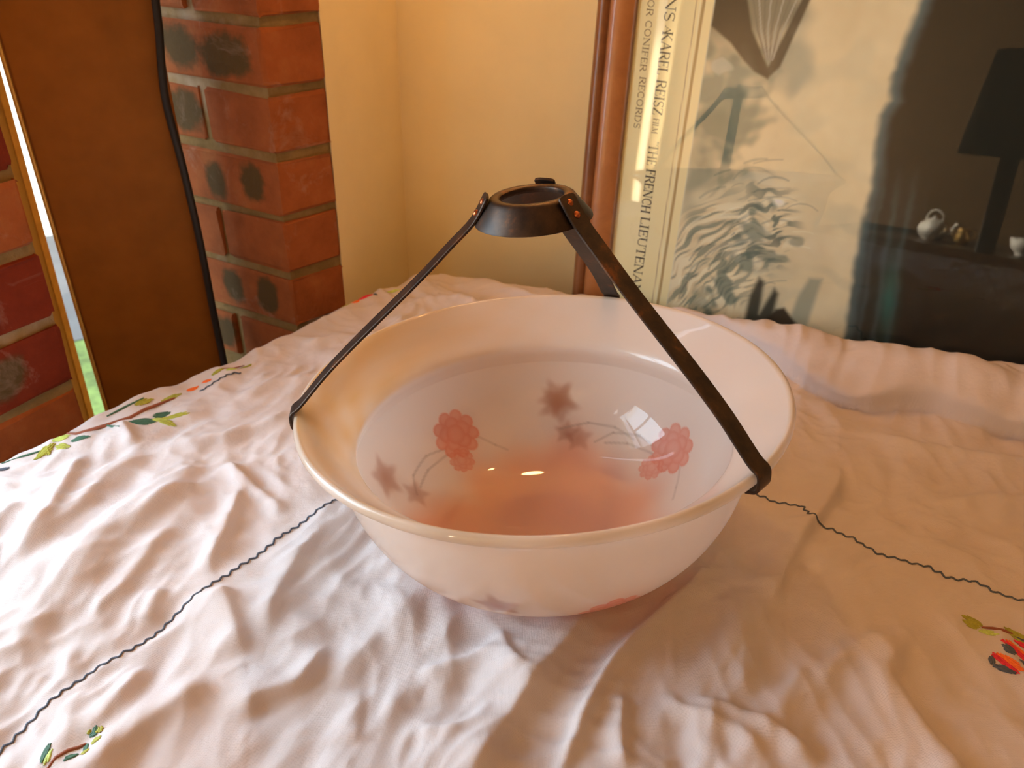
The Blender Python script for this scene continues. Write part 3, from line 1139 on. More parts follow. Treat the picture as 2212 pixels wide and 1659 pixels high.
# sprig at the lower left corner of the photograph
T = Threads()
T.strand([(-0.296, -0.229), (-0.293, -0.223), (-0.289, -0.217), (-0.284, -0.213), (-0.281, -0.210)], 0.0013, 'brown')
T.satin((-0.301, -0.226), (-0.3015, -0.212), 0.0013, 4, 0.0009, 'green')
T.satin((-0.2985, -0.227), (-0.2980, -0.217), 0.0010, 3, 0.0009, 'lime')
T.satin((-0.288, -0.225), (-0.281, -0.219), 0.0013, 4, 0.0009, 'green')
T.satin((-0.280, -0.211), (-0.2775, -0.218), 0.0013, 4, 0.0009, 'green')
T.satin((-0.281, -0.206), (-0.2765, -0.203), 0.0013, 4, 0.0009, 'green')
T.satin((-0.2775, -0.205), (-0.279, -0.199), 0.0011, 4, 0.0009, 'green')
T.satin((-0.277, -0.200), (-0.274, -0.204), 0.0022, 5, 0.0009, 'olive')
T.satin((-0.276, -0.213), (-0.271, -0.208), 0.0022, 5, 0.0009, 'olive')
T.satin((-0.283, -0.205), (-0.281, -0.202), 0.0012, 3, 0.0009, 'olive')
T.satin((-0.279, -0.221), (-0.275, -0.217), 0.0010, 3, 0.0009, 'olive')
o = T.build('embroidered_sprig', CLOTH)

# the table under the cloth
TABLE = empty('dining_table', (0.1, 0.0, FLOOR))
tag(TABLE, 'table hidden beneath the embroidered white cloth', 'table')
top = inset(TPOLY, 0.018)
top = np.array([top[0] + (top[1] - top[0]) * 0.03, *top[1:], top[0] + (top[4] - top[0]) * 0.03])
n = len(top)
bm = bmesh.new()
vs = [bm.verts.new((x, y, z)) for z in (-0.035, -0.009) for x, y in top]
bm.faces.new([vs[i] for i in range(n)][::-1])
bm.faces.new([vs[n + i] for i in range(n)])
for i in range(n):
    bm.faces.new([vs[i], vs[(i + 1) % n], vs[n + (i + 1) % n], vs[n + i]])
o = from_bm('tabletop', bm, M['tablewood'])
o.parent = TABLE
o.matrix_parent_inverse = Matrix.Translation(-TABLE.location)
for (x, y) in ((-0.17, 0.42), (0.72, 0.08), (0.70, -0.85), (-0.62, -0.78)):
    bm = bmesh.new()
    r0, r1 = 0.032, 0.024
    bmesh.ops.create_cone(bm, cap_ends=True, segments=16, radius1=r1, radius2=r0, depth=0.715, matrix=Matrix.Translation((x, y, FLOOR + 0.3575)))
    o = from_bm('leg', bm, M['tablewood'])
    o.parent = TABLE
    o.matrix_parent_inverse = Matrix.Translation(-TABLE.location)

# ------------------------------------------------------------------ bowl lampshade with its gallery
SHADE = empty('glass_lampshade', (0, 0, 0.0))
SHADE.matrix_world = Matrix.Translation(BC) @ BT.to_4x4()
tag(SHADE, 'pinkish milk-glass bowl lampshade with wide rim and dark three-strap metal hanger', 'lampshade')

# profile (r, z): inside centre -> inside wall -> crease -> flange -> rolled lip -> underside -> outside centre
prof = []
Rin, zin0, din = 0.1490, -0.028, 0.1090
for t in np.linspace(np.pi / 2, 0.22, 130):
    prof.append((Rin * max(np.cos(t), 0) ** 0.5875, zin0 - din * np.sin(t)))
prof += [(0.1432, -0.0435), (0.1422, -0.0390), (0.1428, -0.0352), (0.1450, -0.0318), (0.1490, -0.0282), (0.1550, -0.0232), (0.1620, -0.0170),
         (0.1690, -0.0104), (0.1745, -0.0048), (0.1772, -0.0014), (0.1788, 0.0004), (0.1805, 0.0007), (0.1820, -0.0004), (0.1829, -0.0028), (0.1826, -0.0056),
         (0.1808, -0.0078), (0.1776, -0.0095), (0.1725, -0.0120), (0.1665, -0.0165), (0.1615, -0.0222), (0.1580, -0.0290)]
for t in np.linspace(0.10, np.pi / 2, 130):
    prof.append((0.158 * max(np.cos(t), 0) ** 0.5875, -0.0216 - 0.1208 * np.sin(t)))
prof = np.array(prof)
# make the two ends sit exactly on the axis
prof[0, 0] = 0.0006
prof[-1, 0] = 0.0006
NA = 720
TH = np.linspace(0, 2 * np.pi, NA, endpoint=False)
PP = np.stack([np.cos(TH)[:, None] * prof[None, :, 0], np.sin(TH)[:, None] * prof[None, :, 0], np.broadcast_to(prof[None, :, 1], (NA, len(prof)))], -1)
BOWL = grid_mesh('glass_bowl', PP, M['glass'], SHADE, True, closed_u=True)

# print fired into the glass: pink centre, coral flowers, brown leaves, grey stems
ANG = np.repeat(np.degrees(TH)[:, None], len(prof), 1).ravel()
RR = np.repeat(prof[None, :, 0], NA, 0).ravel()
ZZ = np.repeat(prof[None, :, 1], NA, 0).ravel()
JJ = np.repeat(np.arange(len(prof))[None], NA, 0).ravel()
arc = np.concatenate([[0], np.cumsum(np.linalg.norm(np.diff(prof, axis=0), axis=1))])
n_in = 130
side_in = JJ < n_in + 8
side_out = JJ > len(prof) - 134
lip = (JJ >= n_in + 10) & (JJ <= n_in + 18)
Cw = np.array([0.87, 0.80, 0.745])
COLR = np.tile(Cw, (len(ANG), 1))


def blend(mask, c):
    global COLR
    m = np.clip(mask, 0, 1)[:, None]
    COLR = COLR * (1 - m) + np.array(c) * m


depth_in = np.where(side_in, arc[JJ], arc[-1] - arc[JJ])        # distance from the centre along the surface
ta = np.radians(ANG)
wob = 0.010 * np.sin(3 * ta + 0.6) + 0.006 * np.sin(7 * ta + 2.0) + 0.004 * np.sin(13 * ta)
body = side_in | side_out
pinkm = sstep(0.126, 0.078, depth_in + wob) * body
blend(pinkm * 0.92 * side_in, (0.83, 0.52, 0.40))
blend(pinkm * 0.85 * side_out, (0.92, 0.30, 0.10))
blend(sstep(0.075, 0.03, depth_in) * body * 0.3, (0.70, 0.42, 0.36))
# amber tinge on the worn lip; flange mottled amber, strongest on the left
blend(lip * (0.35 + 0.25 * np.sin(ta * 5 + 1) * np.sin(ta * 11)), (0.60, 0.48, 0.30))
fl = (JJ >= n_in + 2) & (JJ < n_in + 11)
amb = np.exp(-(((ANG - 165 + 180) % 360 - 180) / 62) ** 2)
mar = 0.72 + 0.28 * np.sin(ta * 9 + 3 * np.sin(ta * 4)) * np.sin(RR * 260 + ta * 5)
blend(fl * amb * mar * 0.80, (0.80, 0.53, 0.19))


def local(ang0, dep0):
    """metric coordinates on the shell around a motif centre: a along the rim, b up the wall"""
    da = ((ANG - ang0 + 180) % 360 - 180)
    rad = np.interp(dep0, arc[:n_in], prof[:n_in, 0])
    return np.radians(da) * np.where(RR > 0.02, RR, 1), depth_in - dep0


def dep_of_r(r):
    return float(np.interp(r, prof[:n_in, 0], arc[:n_in]))


def peony(ang0, r0, size, strength=0.75):
    a_, b_ = local(ang0, dep_of_r(r0))
    tot = np.zeros(len(a_))
    tone = np.zeros(len(a_))
    pet = [(0, 0, 0.42)] + [(0.40 * math.cos(k * 1.2566 + ang0), 0.40 * math.sin(k * 1.2566 + ang0), 0.34) for k in range(5)] \
        + [(0.74 * math.cos(k * 0.6981 + ang0 * .7), 0.74 * math.sin(k * 0.6981 + ang0 * .7), 0.29) for k in range(9)]
    for i, (px, py, pr) in reversed(list(enumerate(pet))):
        d = np.hypot(a_ - px * size, b_ - py * size) / (pr * size)
        m = sstep(1.08, 0.88, d)
        tone = tone * (1 - m) + m * (0.15 + 0.75 * sstep(0.35, 1.0, d) + 0.1 * (i % 3))
        tot = np.maximum(tot, m)
    blend(tot * body * strength, (0.86, 0.44, 0.34))
    blend(tot * body * strength * tone * 0.62, (0.74, 0.22, 0.14))


def leaf(ang0, r0, size, rot=0.0, strength=0.62):
    a_, b_ = local(ang0, dep_of_r(r0))
    rr = np.hypot(a_, b_)
    ph = np.arctan2(b_, a_) + rot
    edge = size * (0.80 + 0.17 * np.cos(5 * ph) + 0.05 * np.cos(10 * ph))
    m = sstep(edge * 1.12, edge * 0.55, rr) * body
    blend(m * strength * (0.72 + 0.28 * sstep(size * 0.6, 0.0, rr)), (0.42, 0.15, 0.07))


def stem(pts, w=0.0016, strength=0.38):
    P = [(a_, dep_of_r(r_)) for a_, r_ in pts]
    for (a0, d0), (a1, d1) in zip(P[:-1], P[1:]):
        da = ((ANG - a0 + 180) % 360 - 180)
        span = ((a1 - a0 + 180) % 360 - 180)
        k = RR * math.pi / 180
        ax, ay = da * k, depth_in - d0
        bx, by = span * k, d1 - d0
        L2 = bx * bx + by * by + 1e-12
        t = np.clip((ax * bx + ay * by) / L2, 0, 1)
        d = np.hypot(ax - t * bx, ay - t * by)
        blend(sstep(w, w * 0.4, d) * strength * body, (0.40, 0.34, 0.30))


for k in range(3):
    o_ = -100 * k
    stem([(136 + o_, 0.122), (146 + o_, 0.1245), (158 + o_, 0.121), (165 + o_, 0.112)])
    stem([(136 + o_, 0.118), (150 + o_, 0.117), (160 + o_, 0.113)])
    stem([(120 + o_, 0.122), (113 + o_, 0.112), (108 + o_, 0.106)], strength=0.25)
    leaf(171 + o_ + (0 if k != 1 else 12), 0.1330, 0.0215, 0.5)
    leaf(165 + o_ + (0 if k != 1 else 8), 0.1130, 0.0150, 1.1, 0.5)
    peony(128.5 + o_, 0.1270, 0.0225)
    peony(132 + o_, 0.110, 0.012, 0.6)
leaf(-104, 0.1385, 0.019, 0.8, 0.75)
leaf(83.5, 0.1360, 0.020, 0.2)
leaf(79, 0.1165, 0.013, 0.9, 0.55)
stem([(82, 0.1185), (70, 0.124), (58, 0.1245), (48, 0.121)])
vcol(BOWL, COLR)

# ---- metal gallery: top ring, three straps with two rivets each
gx, gy = math.radians(-3.3), math.radians(-6.48)
GT = Matrix.Rotation(gx, 4, 'X') @ Matrix.Rotation(gy, 4, 'Y')
RINGC = Vector((-0.0109, 0.0066, 0.1446)) + BC
toshade = SHADE.matrix_world.inverted()
ring_prof = [(0.0219, 0.0), (0.0232, 0.0010), (0.0272, 0.0010), (0.0292, -0.0004), (0.0300, -0.0016), (0.0401, -0.0145), (0.0403, -0.0158), (0.0396, -0.0162),
             (0.0380, -0.0150), (0.0288, -0.0034), (0.0236, -0.0028), (0.0219, -0.0036), (0.0214, -0.0018)]
rp = np.array(ring_prof + [ring_prof[0]])
t_ = np.linspace(0, 2 * np.pi, 96, endpoint=False)
RP = np.stack([np.cos(t_)[:, None] * rp[None, :, 0], np.sin(t_)[:, None] * rp[None, :, 0], np.broadcast_to(rp[None, :, 1], (96, len(rp)))], -1)
RING = grid_mesh('hanger_ring', RP, M['bronze'], SHADE, True, closed_u=True)
bpy.context.view_layer.update()
RING.matrix_parent_inverse = toshade
RING.matrix_basis = Matrix.Translation(RINGC) @ GT
md = RING.modifiers.new('bev', 'EDGE_SPLIT')
md.split_angle = math.radians(50)
RW = Matrix.Translation(RINGC) @ GT


def strap(az_foot, az_ring, width=0.0150, th=0.0022):
    ca, sa = math.cos(math.radians(az_ring)), math.sin(math.radians(az_ring))

    def rg(r, z):
        return RW @ Vector((ca * r, sa * r, z))
    cf, sf = math.cos(math.radians(az_foot)), math.sin(math.radians(az_foot))

    def ft(r, z):
        return SHADE.matrix_world @ Vector((cf * r, sf * r, z))
    a0, a1, a2 = rg(0.0296, 0.0035), rg(0.0318, 0.0005), rg(0.0415, -0.0138)
    e0, e1, e2, e3, e4 = ft(0.1760, 0.0075), ft(0.1832, 0.0020), ft(0.1848, -0.0030), ft(0.1838, -0.0105), ft(0.1765, -0.0135)
    mid = [a2.lerp(e0, t) for t in (0.12, 0.25, 0.4, 0.55, 0.7, 0.85)]
    up = Vector((0, 0, 1))
    for i, t in enumerate((0.12, 0.25, 0.4, 0.55, 0.7, 0.85)):
        mid[i] += up * (0.0065 * math.sin(math.pi * min(1, t * 0.9 + 0.05)) - 0.0085 * math.sin(math.pi * t) * (1 - t) * 1.2)
    path = [a0, a1, a2] + mid + [e0, e1, e2, e3, e4]
    # resample with smoothing
    pts = []
    for i in range(len(path) - 1):
        p0, p1, p2, p3 = path[max(i - 1, 0)], path[i], path[i + 1], path[min(i + 2, len(path) - 1)]
        for t in (0, 0.25, 0.5, 0.75):
            pts.append(0.5 * ((2 * p1) + (p2 - p0) * t + (2 * p0 - 5 * p1 + 4 * p2 - p3) * t * t + (3 * p1 - p0 - 3 * p2 + p3) * t ** 3))
    pts.append(path[-1])
    rad = Vector((cf, sf, 0))
    side = Vector((0, 0, 1)).cross(rad).normalized()
    side = (SHADE.matrix_world.to_3x3() @ side).normalized()
    V, F = [], []
    n_ = len(pts)
    for i, p in enumerate(pts):
        tg = (pts[min(i + 1, n_ - 1)] - pts[max(i - 1, 0)]).normalized()
        s_ = (side - tg * side.dot(tg)).normalized()
        nn = s_.cross(tg).normalized()
        w = width / 2
        if i == 0:
            w *= 0.45
        elif i == 1:
            w *= 0.75
        elif i == 2:
            w *= 0.92
        e = 0.0005
        for c_, h_ in ((-w, e - th / 2), (-w, th / 2 - e), (-w + e, th / 2), (w - e, th / 2), (w, th / 2 - e), (w, e - th / 2), (w - e, -th / 2), (-w + e, -th / 2)):
            V.append(p + s_ * c_ + nn * h_)
    for i in range(n_ - 1):
        for j in range(8):
            F.append((i * 8 + j, i * 8 + (j + 1) % 8, (i + 1) * 8 + (j + 1) % 8, (i + 1) * 8 + j))
    F.append(tuple(range(8))[::-1])
    F.append(tuple((n_ - 1) * 8 + j for j in range(8)))
    bm = bmesh.new()
    vs_ = [bm.verts.new(v) for v in V]
    for f in F:
        bm.faces.new([vs_[i] for i in f])
    o = from_bm('hanger_strap', bm, M['bronze'], None, True)
    o.parent = SHADE
    o.matrix_parent_inverse = toshade
    md = o.modifiers.new('es', 'EDGE_SPLIT')
    md.split_angle = math.radians(35)
    # rivets
    cone_n = (rg(1, 0) - rg(0, 0)).normalized() * 0.0149 + (rg(0, 1) - rg(0, 0)).normalized() * 0.0109
    cone_n.normalize()
    for (r_, z_) in ((0.0326, -0.0013), (0.0380, -0.0086)):
        c_ = rg(r_, z_) + cone_n * 0.0006
        bm = bmesh.new()
        bmesh.ops.create_uvsphere(bm, u_segments=16, v_segments=8, radius=0.0027)
        rot = cone_n.to_track_quat('Z', 'Y').to_matrix().to_4x4()
        for v in bm.verts:
            v.co.z *= 0.72
            v.co = rot @ v.co + c_
        rv = from_bm('rivet', bm, M['copper'], None, True)
        rv.parent = o
        tag(rv, 'domed copper rivet')
    return o


strap(187.5, 181)
strap(317.0, 317.5)
strap(68.0, 72.0)

# ------------------------------------------------------------------ framed poster standing on its side against the cream wall
S = 1.0322
OE = Vector((0.93146, -0.36262, -0.02966))             # survey axes of the printed layout
OU = Vector((0.03713, 0.01365, 0.99922))
ON = Vector((-0.36194, -0.93184, 0.02618))
PO = Vector((0.0637, 0.5029, -0.0152))
lean, rot_ = math.radians(6.5), math.radians(0.3)        # leans back against the wall
eh = Vector((0.932, -0.362, 0)).normalized()
nh = Vector((eh.y, -eh.x, 0))
uh = Vector((0, 0, 1)) * math.cos(lean) - nh * math.sin(lean)
U2 = uh * math.cos(rot_) - eh * math.sin(rot_)
E2 = eh * math.cos(rot_) + uh * math.sin(rot_)
N2 = E2.cross(U2)
PM = Matrix(((E2.x, U2.x, N2.x, PO.x), (E2.y, U2.y, N2.y, PO.y), (E2.z, U2.z, N2.z, PO.z), (0, 0, 0, 1)))


def to_sheet(u, v):
    """survey layout coordinates -> coordinates on the leaning sheet (both before scale)"""
    W = PO + OE * (u * S) + OU * (v * S)
    d = W - CAM
    W = CAM + d * ((PO - CAM).dot(N2) / d.dot(N2)) - PO
    return W.dot(E2) / S, W.dot(U2) / S


def to_layout(U_, V_):
    W = np.array(PO)[None, None] + U_[..., None] * S * np.array(E2) + V_[..., None] * S * np.array(U2)
    c_ = np.array(CAM)
    d = W - c_
    t = ((np.array(PO) - c_) @ np.array(ON)) / (d @ np.array(ON))
    W = c_ + d * t[..., None] - np.array(PO)
    return (W @ np.array(OE)) / S, (W @ np.array(OU)) / S


POSTER = empty('framed_poster')
POSTER.matrix_world = PM
tag(POSTER, 'mahogany-framed poster of pale sea spray leaning sideways against the cream wall', 'poster')
U0, U1, V0, V1 = -0.0060, 0.80, -0.053, 0.66            # outer edges of the frame (local, before scale)
RAILW = 0.0455
# moulding profile across its width w (0 outer .. RAILW inner): (w, height, dark?)
mould = [(0.0, -0.024), (0.0, 0.004), (0.0015, 0.0085), (0.004, 0.0115), (0.0075, 0.0125), (0.0110, 0.0112), (0.0137, 0.0075), (0.0150, 0.0060), (0.0162, 0.0075),
         (0.0180, 0.0088), (0.0230, 0.0092), (0.0300, 0.0078), (0.0365, 0.0050), (0.0405, 0.0022), (0.0425, 0.0015), (0.0430, 0.0032), (0.0445, 0.0032), (0.0455, 0.0010), (0.0455, -0.004), (0.03, -0.024)]


def rail(a, b, inward, name='frame_rail'):
    """mitred moulding from corner a to corner b (local uv), inward = unit vector to the picture"""
    a, b, inward = np.array(a), np.array(b), np.array(inward)
    d = (b - a) / np.linalg.norm(b - a)
    V, F, mi = [], [], []
    for e, sgn in ((a, 1), (b, -1)):
        for w, h in mould:
            p = (e + inward * w + d * sgn * w) * S
            V.append((p[0], p[1], h * S))
    k = len(mould)
    for j in range(k):
        F.append((j, (j + 1) % k, k + (j + 1) % k, k + j))
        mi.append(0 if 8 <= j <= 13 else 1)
    F.append(tuple(range(k))[::-1])
    F.append(tuple(range(k, 2 * k)))
    mi += [1, 1]
    bm = bmesh.new()
    vs_ = [bm.verts.new(v) for v in V]
    for f, m_ in zip(F, mi):
        fc = bm.faces.new([vs_[i] for i in f])
        fc.material_index = m_
        fc.smooth = len(f) == 4
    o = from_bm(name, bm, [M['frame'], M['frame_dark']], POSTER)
    md = o.modifiers.new('es', 'EDGE_SPLIT')
    md.split_angle = math.radians(40)
    return o


rail((U0, V1), (U0, V0), (1, 0))
rail((U0, V0), (U1, V0), (0, 1))
rail((U1, V0), (U1, V1), (-1, 0))
rail((U1, V1), (U0, V1), (0, -1))

# printed sheet: colours held in a fine grid
du = 0.00105
us = np.arange(0.036, 0.762, du)
vs2 = np.arange(-0.012, 0.622, du)
SU, SV = np.meshgrid(us, vs2, indexing='ij')
UU, VV = to_layout(SU, SV)
PAPER = np.array([0.74, 0.64, 0.43])
IMG = np.tile(PAPER, (*UU.shape, 1))


def pb(mask, c):
    global IMG
    m = np.clip(mask, 0, 1)[..., None]
    IMG = IMG * (1 - m) + np.array(c) * m


def inpoly(poly, soft=0.002):
    P = np.array(poly)
    ins = np.zeros(UU.shape, bool)
    dm = np.full(UU.shape, 1e9)
    for i in range(len(P)):
        x0, y0 = P[i]
        x1, y1 = P[(i + 1) % len(P)]
        c_ = ((y0 > VV) != (y1 > VV)) & (UU < (x1 - x0) * (VV - y0) / (y1 - y0 + 1e-12) + x0)
        ins ^= c_
        dx, dy = x1 - x0, y1 - y0
        t = np.clip(((UU - x0) * dx + (VV - y0) * dy) / (dx * dx + dy * dy + 1e-12), 0, 1)
        dm = np.minimum(dm, np.hypot(UU - x0 - t * dx, VV - y0 - t * dy))
    return sstep(-soft, soft, np.where(ins, dm, -dm))


def stroke(pts, w, c, strength=0.7, soft=0.6):
    P = np.array(pts)
    dm = np.full(UU.shape, 1e9)
    for i in range(len(P) - 1):
        x0, y0 = P[i]
        x1, y1 = P[i + 1]
        dx, dy = x1 - x0, y1 - y0
        t = np.clip(((UU - x0) * dx + (VV - y0) * dy) / (dx * dx + dy * dy + 1e-12), 0, 1)
        ww = 1.0 - 0.6 * abs((i + 0.5) / (len(P) - 1) - 0.5)
        dm = np.minimum(dm, np.hypot(UU - x0 - t * dx, VV - y0 - t * dy) / ww)
    pb(sstep(w, w * (1 - soft), dm) * strength, c)


pic = sstep(0.1155, 0.1170, UU) * sstep(0.60, 0.598, VV)
nz1 = vnoise(UU * 14, VV * 14, 21)
nz2 = vnoise(UU * 34 + nz1, VV * 34, 22)
nz3 = vnoise(UU * 80, VV * 80 + nz1, 23)
cloudy = 0.55 * nz1 + 0.3 * nz2 + 0.15 * nz3
spray = np.array([0.64, 0.55, 0.40])[None, None] + cloudy[..., None] * np.array([0.07, 0.075, 0.07])
IMG = IMG * (1 - pic[..., None]) + spray * pic[..., None]
TEAL = (0.14, 0.19, 0.17)
DK = (0.085, 0.075, 0.055)
# green-grey sea behind the spray, upper left
dist = np.hypot((UU - 0.145) / 0.055, (VV - 0.265) / 0.07)
pb(pic * sstep(1.15, 0.4, dist + 0.5 * nz2 + 0.3 * nz3) * 0.75, TEAL)
dist = np.hypot((UU - 0.130) / 0.028, (VV - 0.205) / 0.06)
pb(pic * sstep(1.2, 0.4, dist + 0.5 * nz2) * 0.55, TEAL)
dist = np.hypot((UU - 0.208) / 0.022, (VV - 0.322) / 0.055)
pb(pic * sstep(1.2, 0.3, dist + 0.6 * nz2) * 0.6, (0.27, 0.31, 0.28))
pb(pic * sstep(0.30, 0.36, VV) * sstep(0.215, 0.185, UU + 0.02 * nz2) * 0.85, (0.17, 0.17, 0.135))
# dark timber-like wedge
pb(pic * inpoly([(0.116, 0.385), (0.146, 0.385), (0.160, 0.345), (0.178, 0.318), (0.188, 0.304), (0.186, 0.298), (0.170, 0.304), (0.157, 0.314), (0.140, 0.330), (0.116, 0.345)]) * 0.97, (0.062, 0.050, 0.032))
pb(pic * inpoly([(0.188, 0.302), (0.196, 0.312), (0.214, 0.385), (0.206, 0.385), (0.190, 0.330), (0.183, 0.308)]) * 0.95, (0.075, 0.065, 0.048))
for k in range(8):
    stroke([(0.152 + k * 0.007, 0.385), (0.166 + k * 0.0035, 0.345), (0.180 + k * 0.001, 0.318)], 0.0016, (0.42, 0.40, 0.37) if k % 2 else (0.20, 0.18, 0.15), 0.7)
pb(pic * sstep(0.9, 0.5, np.hypot((UU - 0.134) / 0.016, (VV - 0.305) / 0.012) + 0.5 * nz3) * 0.7, (0.50, 0.50, 0.44))
# wind-torn strokes of water
# arcs of blown water sweeping over from the right and down to the left
ra_ = np.hypot(UU - 0.268, VV + 0.012)
th_ = np.arctan2(VV + 0.012, UU - 0.268)
sx_ = th_ * 0.12
tx_ = ra_ + 0.004 * nz2
st1 = vnoise(sx_ * 30 + 0.5 * nz1, tx_ * 175 + 0.6 * nz2, 24)
st2 = vnoise(sx_ * 60 + 3, tx_ * 300 + 0.8 * nz2, 25)
st3 = vnoise(sx_ * 52 + 0.6 * nz2, tx_ * 125 + 1.3 * nz1 + 0.9 * nz2, 26)
fan = sstep(1.15, 0.55, np.hypot((UU - 0.165) / 0.062, (VV - 0.085) / 0.095) + 0.35 * nz1)
core = sstep(1.2, 0.4, np.hypot((UU - 0.212) / 0.042, (VV - 0.135) / 0.065) + 0.4 * nz2)
pb(pic * fan * sstep(0.02, 0.30, st1 + 0.35 * st2) * 0.72, (0.19, 0.23, 0.20))
pb(pic * fan * sstep(0.10, 0.35, -st1 - 0.3 * st2) * 0.45, (0.80, 0.75, 0.62))
pb(pic * core * sstep(0.06, 0.32, st3 + 0.3 * st2) * 0.85, (0.15, 0.18, 0.16))
pb(pic * core * sstep(0.15, 0.4, -st3) * 0.4, (0.82, 0.77, 0.66))
pb(pic * sstep(0.1, 0.5, vnoise(sx_ * 10, tx_ * 34, 28)) * sstep(0.30, 0.12, VV) * 0.22, (0.36, 0.38, 0.33))
pb(pic * sstep(0.12, 0.5, vnoise(UU * 16 + VV * 10, VV * 22 - UU * 14, 29)) * 0.18, (0.42, 0.44, 0.38))
r_ = np.random.RandomState(5)
for k in range(46):
    cu = r_.uniform(0.125, 0.262)
    cv = r_.uniform(0.040, 0.215)
    if cv > 0.10 + (cu - 0.12) * 1.25 + 0.06:
        continue
    ln = r_.uniform(0.012, 0.045)
    a0 = math.atan2(cv + 0.012, cu - 0.268) - math.pi / 2
    bend = r_.uniform(-0.9, -0.1)
    pts = []
    for t in np.linspace(-0.5, 0.5, 6):
        aa = a0 + bend * t
        pts.append((cu + math.cos(aa) * ln * t, cv + math.sin(aa) * ln * t))
    c_ = TEAL if r_.rand() < 0.6 else ((0.10, 0.125, 0.12) if r_.rand() < 0.6 else (0.78, 0.74, 0.62))
    stroke(pts, r_.uniform(0.0012, 0.0030), c_, r_.uniform(0.2, 0.5), 0.9)
pb(pic * sstep(1, 0.4, np.hypot((UU - 0.225) / 0.010, (VV - 0.168) / 0.006) + .3 * nz3) * 0.8, (0.82, 0.77, 0.68))
for (cu, cv, su, sv, st) in ((0.206, 0.162, 0.016, 0.010, .6), (0.214, 0.128, 0.020, 0.012, .6), (0.232, 0.105, 0.018, 0.008, .55), (0.198, 0.083, 0.014, 0.016, .7),
                             (0.178, 0.060, 0.014, 0.030, .75), (0.252, 0.125, 0.012, 0.006, .5), (0.160, 0.035, 0.014, 0.02, .4)):
    pb(pic * sstep(1.2, 0.5, np.hypot((UU - cu) / su, (VV - cv) / sv) + 0.9 * nz2 + 0.6 * nz3) * st, TEAL)
# dark posts and rocks at the foot
pb(pic * inpoly([(0.213, 0.0), (0.214, 0.052), (0.220, 0.076), (0.227, 0.072), (0.229, 0.03), (0.240, 0.066), (0.246, 0.060), (0.244, 0.0)], 0.004) * 0.95, (0.035, 0.045, 0.04))
pb(pic * inpoly([(0.262, 0.0), (0.268, 0.06), (0.276, 0.086), (0.290, 0.088), (0.284, 0.0)], 0.004) * 0.6, (0.18, 0.23, 0.21))
pb(pic * inpoly([(0.19, -0.05), (0.205, 0.018), (0.235, 0.020), (0.247, 0.040), (0.256, 0.044), (0.270, 0.030), (0.30, 0.010), (0.326, 0.000), (0.34, -0.05)], 0.003) * 0.97, (0.03, 0.025, 0.018))
pb(pic * inpoly([(0.300, 0.004), (0.318, 0.010), (0.332, 0.002), (0.328, -0.012), (0.310, -0.012)], 0.003) * 0.9, (0.42, 0.035, 0.01))
# tall dark mass on the right with blue-grey drapes of rain down its side
edge_v = [-0.06, 0.029, 0.060, 0.12, 0.165, 0.194, 0.22, 0.238, 0.276, 0.292, 0.302, 0.312, 0.340, 0.3875, 0.45, 0.62]
edge_u = [0.335, 0.331, 0.327, 0.3205, 0.3165, 0.3175, 0.3145, 0.3105, 0.3060, 0.3130, 0.3100, 0.3080, 0.3105, 0.3160, 0.325, 0.35]
EU = np.interp(VV, edge_v, edge_u) + 0.0015 * nz3
dd = UU - EU
pb(pic * sstep(-0.006, 0.004, dd), (0.11, 0.155, 0.17))
pb(pic * sstep(0.002, 0.016, dd), (0.022, 0.024, 0.020))
low = sstep(0.24, 0.17, VV)
drape = 0.5 + 0.5 * np.sin(dd * 420 + 2.2 * nz1 + VV * 14)
pb(pic * sstep(-0.002, 0.006, dd) * sstep(0.062, 0.040, dd) * low * (0.25 + 0.75 * drape ** 2), (0.060, 0.082, 0.085))
pb(pic * np.exp(-((dd - 0.040 + 0.05 * (VV - 0.08)) / 0.008) ** 2) * np.exp(-((VV - 0.080) / 0.040) ** 2) * 0.8, (0.035, 0.15, 0.14))
pb(pic * inpoly([(0.115, 0.6), (0.117, 0.6), (0.117, -0.05), (0.115, -0.05)], 0.0006) * 0.7, (0.62, 0.62, 0.55))
# ruled lines on the margin
slope = lambda v: 0.0
pb(sstep(0.0007, 0.0002, np.abs(UU - 0.0978)) * 0.75, (0.28, 0.20, 0.11))
pb(sstep(0.0021, 0.0012, np.abs(UU - 0.1052)) * 0.80, (0.34, 0.23, 0.10))
pb(sstep(0.0006, 0.0002, np.abs(UU - 0.1018)) * 0.5, (0.85, 0.80, 0.62))


def print_material():
    t = NT('printed_paper')
    a = t.n('ShaderNodeVertexColor', layer_name='print')
    t.color(a.outputs['Color'])
    t.p(Roughness=0.65)
    t.bsdf.inputs['Specular IOR Level'].default_value = 0.2
    return t.m


SHEET = np.stack([SU * S, SV * S, np.full(UU.shape, -0.0035 * S)], -1)
sheet = grid_mesh('printed_sheet', SHEET, print_material(), POSTER, True)
vcol(sheet, np.clip(IMG ** 1.22 * np.array([1.36, 1.50, 1.58]), 0, 0.92).reshape(-1, 3))
bm = bmesh.new()
box_bm(bm, 0.399 * S, 0.303 * S, -0.0125 * S, 0.728 * S, 0.640 * S, 0.0165 * S)
from_bm('backing_board', bm, M['tablewood'], POSTER)


